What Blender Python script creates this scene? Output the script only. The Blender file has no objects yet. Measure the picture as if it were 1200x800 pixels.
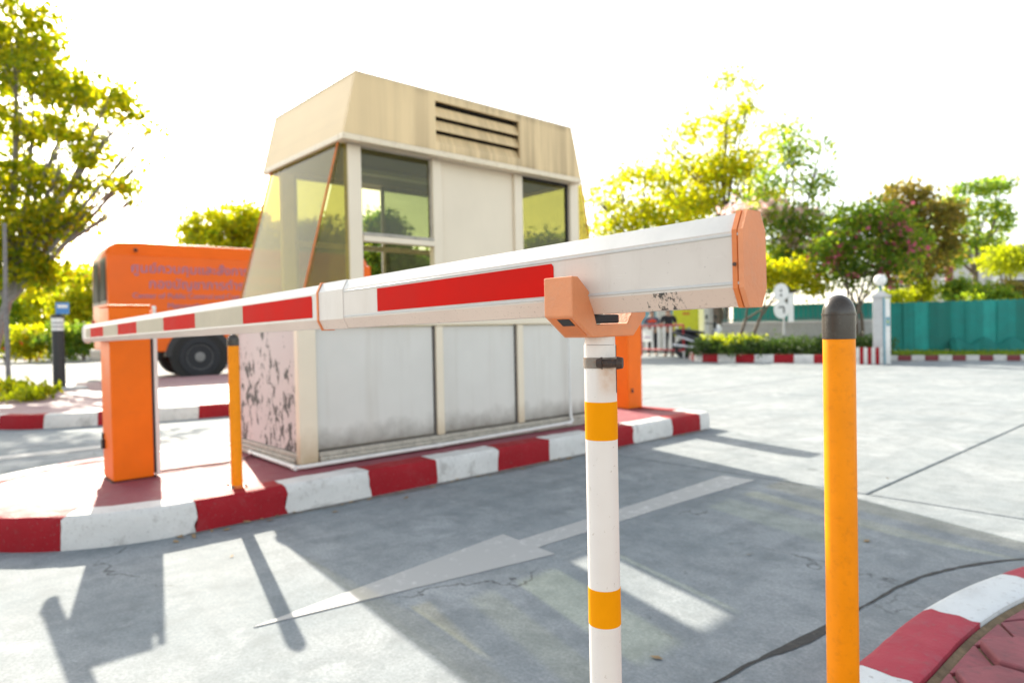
import bpy, math, random
import numpy as np
from mathutils import Vector, Matrix
R = math.radians
random.seed(7); rng = np.random.default_rng(7)
sc = bpy.context.scene
col = sc.collection

# ------------------------------------------------------------------ camera
F, CAMZ = 800.0 / 1200.0, 0.95
def cam_axes(yaw, pitch, roll):
    f = np.array([-math.sin(yaw)*math.cos(pitch), math.cos(yaw)*math.cos(pitch), math.sin(pitch)])
    r = np.array([math.cos(yaw), math.sin(yaw), 0.0]); d = -np.cross(r, f)
    c, s = math.cos(roll), math.sin(roll)
    return c*r + s*d, -s*r + c*d, f
AX_R, AX_D, AX_F = cam_axes(R(48.1), R(-1.0), R(1.16))
cam = bpy.data.cameras.new('camera'); cam_ob = bpy.data.objects.new('camera', cam); col.objects.link(cam_ob)
m = Matrix.Identity(4)
for i in range(3):
    m[i][0], m[i][1], m[i][2] = AX_R[i], -AX_D[i], -AX_F[i]
m[2][3] = CAMZ
cam_ob.matrix_world = m
cam.sensor_width = 36.0; cam.lens = 24.0; cam.clip_start = 0.05; cam.clip_end = 2000
cam.dof.use_dof = True; cam.dof.focus_distance = 0.98; cam.dof.aperture_fstop = 4.6
sc.camera = cam_ob
def at(px, py, d):                       # a place in the world, d metres ahead
    return Vector(AX_R*((px-600)/800*d) + AX_D*((py-400)/800*d) + AX_F*d) + Vector((0, 0, CAMZ))
def on_ground(px, py, z=0.0):
    v = AX_R*((px-600)/800) + AX_D*((py-400)/800) + AX_F
    return Vector(v*((z-CAMZ)/v[2])) + Vector((0, 0, CAMZ))

# ------------------------------------------------------------------ light
SUN = Vector((-1.704, 0.439, 0.958)).normalized()
world = bpy.data.worlds.new('World'); sc.world = world; world.use_nodes = True
wn = world.node_tree.nodes; wl = world.node_tree.links
sky = wn.new('ShaderNodeTexSky'); sky.sky_type = 'NISHITA'; sky.sun_disc = False
sky.sun_elevation = math.asin(SUN.z); sky.sun_rotation = math.atan2(SUN.x, SUN.y)
sky.air_density = 1.0; sky.dust_density = 1.6; sky.ozone_density = 1.0; sky.altitude = 0
bg = wn['Background']; bg.inputs['Strength'].default_value = 0.15
hz = wn.new('ShaderNodeHueSaturation'); hz.inputs['Saturation'].default_value = 0.5      # hazy, almost white sky
tint = wn.new('ShaderNodeMix'); tint.data_type = 'RGBA'; tint.blend_type = 'MULTIPLY'; tint.inputs[0].default_value = 1.0; tint.inputs[7].default_value = (1.0, 0.965, 0.88, 1)
wl.new(sky.outputs[0], hz.inputs['Color']); wl.new(hz.outputs[0], tint.inputs[6]); wl.new(tint.outputs[2], bg.inputs['Color'])
sun = bpy.data.lights.new('sun', 'SUN'); sun.energy = 4.5; sun.angle = R(0.53); sun.color = (1.0, 0.91, 0.76)
sun_ob = bpy.data.objects.new('sun', sun); col.objects.link(sun_ob)
sun_ob.rotation_euler = SUN.to_track_quat('Z', 'Y').to_euler(); sun_ob.location = (-20, 6, 14)
sc.view_settings.view_transform = 'Standard'; sc.view_settings.look = 'None'
sc.view_settings.exposure = 1.55; sc.view_settings.gamma = 1.0; sc.view_settings.use_curve_mapping = False
sc.cycles.use_denoising = True
sc.cycles.transparent_max_bounces = 24; sc.cycles.max_bounces = 10

# ------------------------------------------------------------------ helpers
def tag(o, label=None, cat=None, group=None, kind=None):
    if label: o['label'] = label
    if cat: o['category'] = cat
    if group: o['group'] = group
    if kind: o['kind'] = kind
    return o
def empty(name, loc, label=None, cat=None, group=None, kind=None):
    o = bpy.data.objects.new(name, None); col.objects.link(o); o.location = loc; o.empty_display_size = 0.1
    return tag(o, label, cat, group, kind)
ORIGIN = {}
class MB:
    def __init__(s): s.v = []; s.f = []; s.mi = []; s.cur = 0
    def add(s, vs, fs):
        n = len(s.v); s.v += [tuple(v) for v in vs]; s.f += [tuple(n+i for i in f) for f in fs]; s.mi += [s.cur]*len(fs); return s
    def box(s, x0, x1, y0, y1, z0, z1):
        x0, x1 = min(x0, x1), max(x0, x1); y0, y1 = min(y0, y1), max(y0, y1)
        return s.add([(x0,y0,z0),(x1,y0,z0),(x1,y1,z0),(x0,y1,z0),(x0,y0,z1),(x1,y0,z1),(x1,y1,z1),(x0,y1,z1)],
                     [(0,3,2,1),(4,5,6,7),(0,1,5,4),(1,2,6,5),(2,3,7,6),(3,0,4,7)])
    def hexa(s, p):                       # 8 corners: bottom loop ccw, top loop ccw
        return s.add(p, [(0,3,2,1),(4,5,6,7),(0,1,5,4),(1,2,6,5),(2,3,7,6),(3,0,4,7)])
    def loft(s, loops, caps=True, closed=True):
        n = len(loops[0]); vs = [p for l in loops for p in l]; fs = []
        for k in range(len(loops)-1):
            for i in range(n if closed else n-1):
                j = (i+1) % n; fs.append((k*n+i, k*n+j, (k+1)*n+j, (k+1)*n+i))
        if caps: fs.append(tuple(range(n-1, -1, -1))); fs.append(tuple((len(loops)-1)*n+i for i in range(n)))
        return s.add(vs, fs)
    def tube(s, pts, radii, n=10, caps=True):
        pts = [Vector(p) for p in pts]
        if not hasattr(radii, '__len__'): radii = [radii]*len(pts)
        loops = []; prev = None
        for i, p in enumerate(pts):
            t = (pts[min(i+1, len(pts)-1)] - pts[max(i-1, 0)]).normalized()
            if prev is None:
                a = Vector((0,0,1)) if abs(t.z) < 0.9 else Vector((1,0,0)); u = t.cross(a).normalized()
            else: u = (prev - t*prev.dot(t)).normalized()
            prev = u; w = t.cross(u)
            loops.append([p + (u*math.cos(2*math.pi*k/n) + w*math.sin(2*math.pi*k/n))*radii[i] for k in range(n)])
        return s.loft(loops, caps)
    def lathe(s, c, prof, n=32, axis='z'):
        loops = []
        for r, h in prof:
            l = []
            for k in range(n):
                a = 2*math.pi*k/n; x, y = r*math.cos(a), r*math.sin(a)
                if axis == 'z': l.append((c[0]+x, c[1]+y, c[2]+h))
                elif axis == 'x': l.append((c[0]+h, c[1]+x, c[2]+y))
                else: l.append((c[0]+y, c[1]+h, c[2]+x))
            loops.append(l)
        return s.loft(loops)
    def disc(s, c, r, n=24, axis='z'): return s.lathe(c, [(r, 0), (r, 0.002)], n, axis)
    def prism(s, poly, z0, z1):
        n = len(poly)
        return s.add([(p[0], p[1], z0) for p in poly] + [(p[0], p[1], z1) for p in poly],
                     [tuple(range(n-1, -1, -1)), tuple(range(n, 2*n))] + [(i, (i+1) % n, n+(i+1) % n, n+i) for i in range(n)])
    def build(s, name, mat, parent=None, smooth=False, bevel=0.0, seg=2, label=None):
        me = bpy.data.meshes.new(name)
        off = Vector(ORIGIN.get(parent.name, (0,0,0))) if parent else Vector((0,0,0))
        me.from_pydata([tuple(Vector(v)-off) for v in s.v], [], s.f)
        for q in (mat if isinstance(mat, (list, tuple)) else [mat]): me.materials.append(q)
        if any(s.mi): me.polygons.foreach_set('material_index', s.mi)
        return finish(name, me, parent, smooth, bevel, seg, label)
def finish(name, me, parent, smooth=False, bevel=0.0, seg=2, label=None):
    import bmesh
    bm = bmesh.new(); bm.from_mesh(me); bmesh.ops.recalc_face_normals(bm, faces=bm.faces); bm.to_mesh(me); bm.free()
    o = bpy.data.objects.new(name, me); col.objects.link(o)
    if parent:
        o.parent = parent; ORIGIN[o.name] = ORIGIN.get(parent.name, (0,0,0))
    if smooth:
        for p in me.polygons: p.use_smooth = True
        me.set_sharp_from_angle(angle=R(40))
    if bevel:
        b = o.modifiers.new('bevel', 'BEVEL'); b.width = bevel; b.segments = seg; b.limit_method = 'ANGLE'; b.angle_limit = R(35)
    if label: o['label'] = label
    return o
def root(name, loc, label, cat, group=None, kind=None):
    o = empty(name, loc, label, cat, group, kind); ORIGIN[o.name] = tuple(loc); return o
def share(src, name, parent, loc):
    o = bpy.data.objects.new(name, src.data); col.objects.link(o); o.parent = parent; o.location = loc
    for md in src.modifiers:
        b = o.modifiers.new(md.name, md.type)
        if md.type == 'BEVEL': b.width = md.width; b.segments = md.segments; b.limit_method = 'ANGLE'; b.angle_limit = md.angle_limit
    return o

# ------------------------------------------------------------------ materials
class NT:
    def __init__(s, name):
        s.m = bpy.data.materials.new(name); s.m.use_nodes = True; s.n = s.m.node_tree.nodes; s.l = s.m.node_tree.links
        s.b = s.n['Principled BSDF']; s.out = s.n['Material Output']
        s._geo = None
    def new(s, t, **k):
        n = s.n.new(t)
        for a, v in k.items(): setattr(n, a, v)
        return n
    def set(s, node, i, v):
        if isinstance(v, bpy.types.NodeSocket): s.l.new(v, node.inputs[i])
        else: node.inputs[i].default_value = v
    @property
    def pos(s):
        if s._geo is None: s._geo = s.new('ShaderNodeNewGeometry')
        return s._geo.outputs['Position']
    @property
    def island(s):
        s.pos; return s._geo.outputs['Random Per Island']
    def vec(s, scale):
        mp = s.new('ShaderNodeMapping'); s.l.new(s.pos, mp.inputs[0]); mp.inputs['Scale'].default_value = scale; return mp.outputs[0]
    def noise(s, scale, detail=4, rough=0.55, stretch=None, dist=0.0):
        n = s.new('ShaderNodeTexNoise'); n.inputs['Scale'].default_value = scale; n.inputs['Detail'].default_value = detail
        n.inputs['Roughness'].default_value = rough; n.inputs['Distortion'].default_value = dist
        s.l.new(s.vec(stretch) if stretch else s.pos, n.inputs['Vector']); return n.outputs['Fac']
    def ramp(s, fac, stops):
        r = s.new('ShaderNodeValToRGB'); s.l.new(fac, r.inputs[0]); e = r.color_ramp.elements
        while len(e) < len(stops): e.new(0.5)
        for k, (p, c) in enumerate(stops):
            e[k].position = p; e[k].color = (c, c, c, 1) if not hasattr(c, '__len__') else (*c, 1)
        return r.outputs[0]
    def mix(s, fac, a, b, mode='MIX'):
        n = s.new('ShaderNodeMix', data_type='RGBA', blend_type=mode)
        s.set(n, 0, fac); 
        for i, v in ((6, a), (7, b)): s.set(n, i, v if isinstance(v, bpy.types.NodeSocket) else (*v, 1))
        return n.outputs[2]
    def math(s, op, a, b=0.0):
        n = s.new('ShaderNodeMath', operation=op); s.set(n, 0, a); s.set(n, 1, b); return n.outputs[0]
    def bump(s, h, strength=0.3, dist=0.01):
        n = s.new('ShaderNodeBump'); n.inputs['Strength'].default_value = strength; n.inputs['Distance'].default_value = dist
        s.l.new(h, n.inputs['Height']); s.l.new(n.outputs[0], s.b.inputs['Normal'])
    def fin(s, color, rough=0.5, metal=0.0, spec=0.5):
        s.set(s.b, 'Base Color', color if isinstance(color, bpy.types.NodeSocket) else (*color, 1))
        s.set(s.b, 'Roughness', rough); s.b.inputs['Metallic'].default_value = metal; s.b.inputs['Specular IOR Level'].default_value = spec
        return s.m
def paint(name, c, rough=0.45, var=0.12, dirt=0.25, dirtc=(0.12,0.10,0.08), scale=6.0, spec=0.5, metal=0.0, bump=0.0, bscale=60):
    t = NT(name); n1 = t.noise(scale, 5); n2 = t.noise(scale*4.3, 6, 0.65)
    base = t.mix(t.ramp(n1, [(0.3, 0.0), (0.7, 1.0)]), tuple(x*(1-var) for x in c), tuple(min(1, x*(1+var)) for x in c))
    d = t.math('MULTIPLY', t.ramp(n2, [(0.52, 0.0), (0.75, 1.0)]), dirt)
    if bump: t.bump(t.noise(bscale, 3), bump, 0.004)
    return t.fin(t.mix(d, base, dirtc), t.ramp(n1, [(0.2, max(0, rough-0.08)), (0.8, rough+0.08)]), metal, spec)

# concrete of the road
def concrete(name, lo, hi, streak=True):
    t = NT(name)
    a = t.noise(1.1, 8, 0.68); b = t.noise(7.0, 10, 0.78); c = t.noise(90.0, 4, 0.75)
    s = t.noise(1.0, 5, 0.6, (5.0, 0.5, 1.0)); d = t.noise(2.3, 7, 0.7, dist=0.6)
    base = t.mix(t.ramp(a, [(0.3, 0.0), (0.7, 1.0)]), lo, hi)
    base = t.mix(t.math('MULTIPLY', t.ramp(b, [(0.36, 1.0), (0.56, 0.0)]), 0.55), base, tuple(x*0.55 for x in lo))
    base = t.mix(t.math('MULTIPLY', t.ramp(s, [(0.52, 0.0), (0.74, 1.0)]), 0.32), base, tuple(x*0.45 for x in lo))
    base = t.mix(t.math('MULTIPLY', t.ramp(d, [(0.56, 0.0), (0.70, 1.0)]), 0.50), base, tuple(min(1, x*1.35) for x in hi))
    base = t.mix(t.math('MULTIPLY', t.ramp(c, [(0.35, 1.0), (0.65, 0.0)]), 0.55), base, tuple(x*0.6 for x in lo))
    gr = t.new('ShaderNodeTexVoronoi'); gr.inputs['Scale'].default_value = 75; t.l.new(t.pos, gr.inputs['Vector'])
    base = t.mix(t.math('MULTIPLY', t.ramp(gr.outputs['Distance'], [(0.10, 1.0), (0.24, 0.0)]), 0.28), base, tuple(x*0.4 for x in lo))
    dr = t.new('ShaderNodeTexVoronoi'); dr.inputs['Scale'].default_value = 1.7; t.l.new(t.pos, dr.inputs['Vector'])
    base = t.mix(t.math('MULTIPLY', t.ramp(t.math('ADD', dr.outputs['Distance'], t.math('MULTIPLY', b, 0.12)), [(0.10, 1.0), (0.14, 0.0)]), 0.45), base, tuple(x*0.35 for x in lo))
    oi = t.new('ShaderNodeObjectInfo')
    base = t.mix(0.5, base, t.ramp(oi.outputs['Random'], [(0.0, 0.82), (1.0, 1.0)]), 'MULTIPLY')
    vo = t.new('ShaderNodeTexVoronoi', feature='DISTANCE_TO_EDGE'); vo.inputs['Scale'].default_value = 0.55
    wv = t.new('ShaderNodeVectorMath', operation='ADD'); nn = t.new('ShaderNodeTexNoise'); nn.inputs['Scale'].default_value = 2.5; nn.inputs['Detail'].default_value = 6
    t.l.new(t.pos, nn.inputs['Vector']); t.l.new(t.pos, wv.inputs[0]); t.l.new(nn.outputs['Color'], wv.inputs[1]); t.l.new(wv.outputs[0], vo.inputs['Vector'])
    crack = t.math('MULTIPLY', t.ramp(vo.outputs['Distance'], [(0.0, 1.0), (0.006, 0.0)]), t.ramp(a, [(0.5, 0.0), (0.56, 0.75)]))
    base = t.mix(crack, base, (0.05, 0.05, 0.05))
    t.bump(t.math('ADD', t.math('MULTIPLY', c, 0.5), b), 0.35, 0.006)
    return t.fin(base, t.ramp(b, [(0.3, 0.8), (0.7, 0.95)]), 0, 0.15)
M = {}
M['concrete'] = concrete('concrete', (0.235,0.270,0.290), (0.40,0.42,0.43))
M['ground'] = concrete('ground_concrete', (0.32,0.33,0.33), (0.42,0.42,0.41))
M['joint'] = paint('joint_filler', (0.035,0.034,0.033), 0.8, 0.3, 0.5, (0.14,0.12,0.10), 12, bump=0.5)
M['gutter'] = paint('gutter_dirt', (0.17,0.165,0.155), 0.9, 0.35, 0.6, (0.07,0.06,0.045), 22, bump=0.6)
M['soil_joint'] = paint('mortar_soil', (0.20,0.145,0.085), 0.95, 0.3, 0.6, (0.06,0.05,0.03), 25, bump=0.8)
def road_paint():
    t = NT('road_marking'); a = t.noise(14, 8, 0.75); b = t.noise(2.0, 4); c = t.noise(160, 2)
    w = t.ramp(t.math('ADD', a, t.math('MULTIPLY', b, 0.35)), [(0.50, 0.0), (0.64, 1.0)])
    base = t.mix(t.math('MULTIPLY', w, 0.85), (0.60,0.61,0.60), (0.34,0.345,0.345)); base = t.mix(t.math('MULTIPLY', c, 0.3), base, (0.38,0.38,0.37))
    t.bump(c, 0.3, 0.004); return t.fin(base, 0.7)
M['marking'] = road_paint()
def kerb_paint(name, c, worn=0.5, under=(0.33,0.31,0.29), blot=0.45):
    t = NT(name); a = t.noise(9, 7, 0.7); b = t.noise(3.2, 5, 0.6, dist=0.5); e = t.noise(70, 4)
    base = t.mix(t.ramp(b, [(0.3, 0.0), (0.7, 1.0)]), tuple(x*0.78 for x in c), c)
    base = t.mix(t.math('MULTIPLY', t.ramp(a, [(0.56, 0.0), (0.68, 1.0)]), worn), base, under)
    base = t.mix(t.math('MULTIPLY', t.ramp(b, [(0.56, 0.0), (0.72, 1.0)]), blot), base, (0.13,0.12,0.11))
    base = t.mix(t.math('MULTIPLY', t.ramp(e, [(0.60, 0.0), (0.75, 1.0)]), 0.5), base, (0.16,0.13,0.12))
    t.bump(t.math('ADD', a, t.math('MULTIPLY', e, 0.6)), 0.45, 0.008); return t.fin(base, t.ramp(a, [(0.3, 0.55), (0.7, 0.8)]), 0, 0.2)
M['kred'] = kerb_paint('kerb_red_paint', (0.34,0.010,0.018), 0.22, (0.20,0.05,0.05), 0.3)
M['kwhite'] = kerb_paint('kerb_white_paint', (0.72,0.71,0.69), 0.6, blot=0.7)
M['kpink'] = kerb_paint('kerb_faded_red_paint', (0.40,0.045,0.07), 0.35, (0.30,0.12,0.14), 0.3)
M['kwhite2'] = kerb_paint('kerb_clean_white_paint', (0.66,0.69,0.70), 0.15, blot=0.12)
M['kblack'] = kerb_paint('kerb_black_paint', (0.03,0.03,0.03), 0.3)
M['island'] = kerb_paint('island_red_paint', (0.28,0.075,0.095), 0.45, (0.33,0.20,0.20), 0.25)
M['paver'] = paint('paver', (0.22,0.062,0.075), 0.8, 0.25, 0.5, (0.07,0.05,0.05), 9, bump=0.5)
def paver_far():
    t = NT('far_paving'); br = t.new('ShaderNodeTexBrick'); br.inputs['Scale'].default_value = 5.0; t.l.new(t.pos, br.inputs['Vector'])
    br.inputs['Color1'].default_value = (0.27,0.13,0.16,1); br.inputs['Color2'].default_value = (0.33,0.18,0.21,1); br.inputs['Mortar'].default_value = (0.14,0.10,0.11,1)
    br.inputs['Mortar Size'].default_value = 0.03
    return t.fin(t.mix(t.math('MULTIPLY', t.noise(1.2, 6), 0.5), br.outputs[0], (0.40,0.33,0.33)), 0.65)
M['paving2'] = paver_far()
M['soil'] = paint('garden_soil', (0.16,0.125,0.08), 0.95, 0.3, 0.4, (0.08,0.09,0.03), 8, bump=0.8)
M['verge'] = paint('verge_earth', (0.075,0.085,0.04), 0.95, 0.3, 0.4, (0.05,0.05,0.02), 5, bump=0.8)
M['orange'] = paint('orange_enamel', (0.80,0.15,0.004), 0.42, 0.06, 0.10, (0.30,0.09,0.03), 5, spec=0.2)
M['bus_orange'] = paint('bus_orange', (0.84,0.13,0.003), 0.35, 0.05, 0.06, (0.4,0.1,0.02), 1.5, spec=0.25)
M['black'] = paint('black_plastic', (0.018,0.018,0.02), 0.45, 0.2, 0.2, (0.08,0.07,0.06), 20)
M['rubber'] = paint('tyre_rubber', (0.022,0.022,0.025), 0.75, 0.2, 0.4, (0.07,0.065,0.06), 10)
M['plasto'] = paint('faded_orange_plastic', (0.66,0.245,0.105), 0.55, 0.10, 0.35, (0.50,0.28,0.18), 14, bump=0.15, bscale=220)
M['plastd'] = paint('deep_orange_plastic', (0.62,0.17,0.035), 0.5, 0.15, 0.3, (0.25,0.09,0.04), 22)
def arm_white():
    t = NT('arm_white'); a = t.noise(30, 6, 0.7); b = t.noise(4, 4); e = t.noise(260, 2)
    base = t.mix(t.ramp(b, [(0.35, 0.0), (0.65, 1.0)]), (0.54,0.485,0.44), (0.62,0.57,0.525))
    base = t.mix(t.math('MULTIPLY', t.ramp(a, [(0.60, 0.0), (0.74, 1.0)]), 0.35), base, (0.42,0.36,0.31))
    base = t.mix(t.math('MULTIPLY', t.ramp(e, [(0.70, 0.0), (0.76, 1.0)]), 0.5), base, (0.2,0.17,0.15))
    dz = t.noise(1.0, 5, 0.7, (26.0, 26.0, 5.0)); base = t.mix(t.math('MULTIPLY', t.ramp(dz, [(0.54, 0.0), (0.72, 1.0)]), 0.30), base, (0.40,0.34,0.29))
    sc2 = t.noise(1.0, 3, 0.6, (14.0, 14.0, 420.0)); base = t.mix(t.math('MULTIPLY', t.ramp(sc2, [(0.66, 0.0), (0.70, 1.0)]), 0.28), base, (0.80,0.78,0.76))
    return t.fin(base, t.ramp(b, [(0.3, 0.36), (0.7, 0.5)]))
M['arm'] = arm_white()
M['armedge'] = paint('arm_aluminium_edge', (0.50,0.50,0.495), 0.38, 0.06, 0.2, (0.40,0.38,0.36), 20)
def scuffed():
    t = NT('arm_under_chamfer'); a = t.noise(95, 8, 0.8, (1.0, 1.0, 0.4)); b = t.noise(3.0, 4); e = t.noise(300, 2)
    sx = t.new('ShaderNodeSeparateXYZ'); t.l.new(t.pos, sx.inputs[0])
    dist = t.math('ABSOLUTE', t.math('SUBTRACT', sx.outputs[0], -0.487))
    zone = t.ramp(dist, [(0.0, 0.17), (0.022, 0.13), (0.036, 0.0)])
    w = t.ramp(t.math('ADD', a, zone), [(0.66, 0.0), (0.70, 1.0)])
    base = t.mix(t.ramp(b, [(0.35, 0.0), (0.65, 1.0)]), (0.60,0.48,0.41), (0.68,0.56,0.48))
    base = t.mix(t.math('MULTIPLY', t.ramp(e, [(0.64, 0.0), (0.72, 1.0)]), 0.55), base, (0.25,0.18,0.14))
    return t.fin(t.mix(w, base, (0.05,0.045,0.04)), 0.42)
M['armlow'] = scuffed()
def sticker(name, c, r=0.6):
    t = NT(name); a = t.noise(9, 5, 0.6); v = t.new('ShaderNodeTexVoronoi'); v.inputs['Scale'].default_value = 420; t.l.new(t.pos, v.inputs['Vector'])
    base = t.mix(t.ramp(a, [(0.35, 0.0), (0.7, 1.0)]), tuple(x*0.88 for x in c), c)
    t.bump(v.outputs['Distance'], 0.06, 0.001)
    m = t.fin(base, t.ramp(a, [(0.3, r), (0.7, r+0.12)]), 0, 0.05); return m
M['sred'] = sticker('red_reflective_film', (0.60,0.010,0.006))
M['sbeige'] = sticker('cream_reflective_film', (0.58,0.50,0.38))
M['syellow'] = sticker('amber_reflective_film', (0.88,0.32,0.002))
M['yellow'] = paint('yellow_enamel', (0.88,0.275,0.0005), 0.40, 0.07, 0.30, (0.42,0.12,0.01), 16, spec=0.22)
M['capgrey'] = paint('dark_cap_plastic', (0.042,0.034,0.027), 0.25, 0.15, 0.3, (0.11,0.095,0.08), 18)
def post_paint():
    t = NT('post_white_enamel'); a = t.noise(26, 6, 0.7); e = t.noise(150, 3, 0.7); b = t.noise(5, 4); sx = t.new('ShaderNodeSeparateXYZ'); t.l.new(t.pos, sx.inputs[0])
    base = t.mix(t.ramp(b, [(0.3, 0.0), (0.7, 1.0)]), (0.66,0.60,0.56), (0.75,0.705,0.67))
    base = t.mix(t.math('MULTIPLY', t.ramp(e, [(0.66, 0.0), (0.72, 1.0)]), 0.6), base, (0.30,0.20,0.13))
    near = t.math('MULTIPLY', t.ramp(t.math('ABSOLUTE', t.math('SUBTRACT', sx.outputs[0], -0.612)), [(0.0, 1.0), (0.012, 0.0)]), t.ramp(sx.outputs[2], [(0.845, 0.0), (0.895, 1.0), (0.905, 0.0)]))
    base = t.mix(t.math('MULTIPLY', near, t.ramp(a, [(0.35, 0.2), (0.65, 1.0)])), base, (0.50,0.22,0.05))
    return t.fin(base, t.ramp(b, [(0.3, 0.30), (0.7, 0.42)]))
M['postwhite'] = post_paint()
M['coverwhite'] = paint('post_white_enamel', (0.74,0.695,0.665), 0.33, 0.04, 0.18, (0.42,0.30,0.22), 26)
M['steel'] = paint('worn_steel', (0.20,0.17,0.145), 0.45, 0.25, 0.8, (0.24,0.10,0.04), 60, metal=0.3)
M['rust'] = paint('rusty_bolt', (0.045,0.032,0.028), 0.7, 0.3, 0.7, (0.22,0.08,0.03), 70, bump=0.6)
M['ruststain'] = paint('rust_stain', (0.55,0.33,0.17), 0.5, 0.3, 0.6, (0.70,0.55,0.42), 50)
# booth
def booth_panel(name, c, grime=(0.30,0.26,0.22), y_streak=False, low=0.0, rough=0.4, spots=0.0):
    t = NT(name); b = t.noise(2.2, 4); sx = t.new('ShaderNodeSeparateXYZ'); t.l.new(t.pos, sx.inputs[0])
    base = t.mix(t.ramp(b, [(0.3, 0.0), (0.7, 1.0)]), tuple(x*0.92 for x in c), c)
    if y_streak:                                    # rain streaks down the face
        s = t.noise(1.0, 6, 0.65, (0.0, 9.0, 0.35)); s2 = t.noise(1.0, 4, 0.6, (0.0, 2.0, 0.6))
        zf = t.ramp(t.math('SUBTRACT', sx.outputs[2], 2.10), [(0.0, 1.0), (0.10, 0.55), (0.40, 0.35), (0.46, 0.75)])
        w = t.math('MULTIPLY', t.ramp(t.math('ADD', s, t.math('MULTIPLY', s2, 0.3)), [(0.50, 0.0), (0.74, 1.0)]), zf)
        yr = t.ramp(t.math('MULTIPLY', sx.outputs[1], 0.2), [(0.44, 0.25), (0.54, 0.7), (0.70, 1.0)])
        base = t.mix(t.math('MULTIPLY', w, yr), base, grime)
    if low > 0.8:                                   # faint runs on the wide panels
        rs = t.noise(1.0, 5, 0.65, (0.0, 7.0, 0.5)); base = t.mix(t.math('MULTIPLY', t.ramp(rs, [(0.50, 0.0), (0.72, 1.0)]), 0.30), base, (0.44,0.39,0.32))
    if low:                                         # splash dirt along the foot
        n = t.noise(7, 6, 0.65); z = t.math('ADD', sx.outputs[2], t.math('MULTIPLY', n, 0.22))
        base = t.mix(t.ramp(z, [(0.30, low), (0.50, 0.0)]), base, grime)
    if spots:                                       # flaked and mouldy paint
        n = t.noise(20, 8, 0.66, (1, 1, 0.55), 0.5); n2 = t.noise(3.6, 3); z = t.ramp(sx.outputs[2], [(0.2, 0.10), (0.75, 0.07), (0.95, 0.0)])
        w = t.ramp(t.math('ADD', t.math('ADD', n, t.math('MULTIPLY', n2, 0.30)), z), [(0.765, 0.0), (0.80, 1.0)])
        base = t.mix(t.math('MULTIPLY', w, spots), base, (0.035,0.03,0.03))
    return t.fin(base, rough)
M['bpanel'] = booth_panel('booth_panel', (0.66,0.64,0.60), (0.13,0.105,0.08), low=0.9, rough=0.33)
M['bdoor'] = booth_panel('booth_cream_panel', (0.78,0.68,0.53), rough=0.42)
M['bframe'] = booth_panel('booth_frame', (0.79,0.69,0.54), (0.36,0.25,0.13), low=0.7, rough=0.4)
M['bend'] = booth_panel('booth_end_panel', (0.60,0.52,0.50), spots=0.95, rough=0.55)
M['broof'] = booth_panel('booth_roof_fascia', (0.80,0.60,0.33), (0.17,0.105,0.045), y_streak=True, rough=0.45)
M['bflange'] = paint('booth_flange', (0.76,0.65,0.48), 0.4, 0.06, 0.5, (0.40,0.27,0.17), 11)
M['btrack'] = paint('booth_base_track', (0.42,0.385,0.33), 0.45, 0.2, 0.85, (0.09,0.07,0.05), 14)
M['sealgrey'] = paint('grey_seal', (0.10,0.09,0.08), 0.7, 0.2, 0.4, (0.2,0.17,0.13), 20)  # dark grey for strips that imitate shade by booth mullions and foot rails
M['binside'] = paint('booth_inside', (0.32,0.29,0.24), 0.6, 0.1, 0.2)
M['pvc'] = paint('pvc_pipe', (0.70,0.69,0.67), 0.35, 0.05, 0.35, (0.3,0.27,0.24), 15)
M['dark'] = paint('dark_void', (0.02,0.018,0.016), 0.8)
def glass(name, tint, gloss_rough=0.01, dust=0.0, dustc=(0.5,0.5,0.35)):
    t = NT(name); t.n.remove(t.b)
    tr = t.new('ShaderNodeBsdfTransparent'); tr.inputs[0].default_value = (*tint, 1)
    gl = t.new('ShaderNodeBsdfGlossy'); gl.inputs['Roughness'].default_value = gloss_rough; gl.inputs[0].default_value = (1,1,1,1)
    fr = t.new('ShaderNodeLayerWeight'); fr.inputs[0].default_value = 0.5
    fac = t.math('ADD', t.math('MULTIPLY', t.math('POWER', fr.outputs['Facing'], 5.0), 0.55), 0.03)
    mx = t.new('ShaderNodeMixShader'); t.l.new(fac, mx.inputs[0]); t.l.new(tr.outputs[0], mx.inputs[1]); t.l.new(gl.outputs[0], mx.inputs[2])
    last = mx
    if dust:
        df = t.new('ShaderNodeBsdfDiffuse'); df.inputs[0].default_value = (*dustc, 1); tl = t.new('ShaderNodeBsdfTranslucent'); tl.inputs[0].default_value = (*dustc, 1)
        dm = t.new('ShaderNodeMixShader'); dm.inputs[0].default_value = 0.6; t.l.new(df.outputs[0], dm.inputs[1]); t.l.new(tl.outputs[0], dm.inputs[2])
        m2 = t.new('ShaderNodeMixShader'); t.l.new(t.math('MULTIPLY', t.ramp(t.noise(14, 6, 0.7), [(0.3, 0.55), (0.75, 1.0)]), dust), m2.inputs[0])
        t.l.new(mx.outputs[0], m2.inputs[1]); t.l.new(dm.outputs[0], m2.inputs[2]); last = m2
    t.l.new(last.outputs[0], t.out.inputs[0]); return t.m
M['glass'] = glass('tinted_window_glass', (0.60,0.62,0.47), dust=0.04)
M['glassend'] = glass('dusty_green_glass', (0.68,0.64,0.32), dust=0.12, dustc=(0.55,0.50,0.20))
M['glassback'] = glass('rear_window_glass', (0.46,0.49,0.38), dust=0.03)
M['glassdark'] = paint('dark_window_glass', (0.10,0.095,0.08), 0.6, 0.1, 0.2, spec=0.05)
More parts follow.
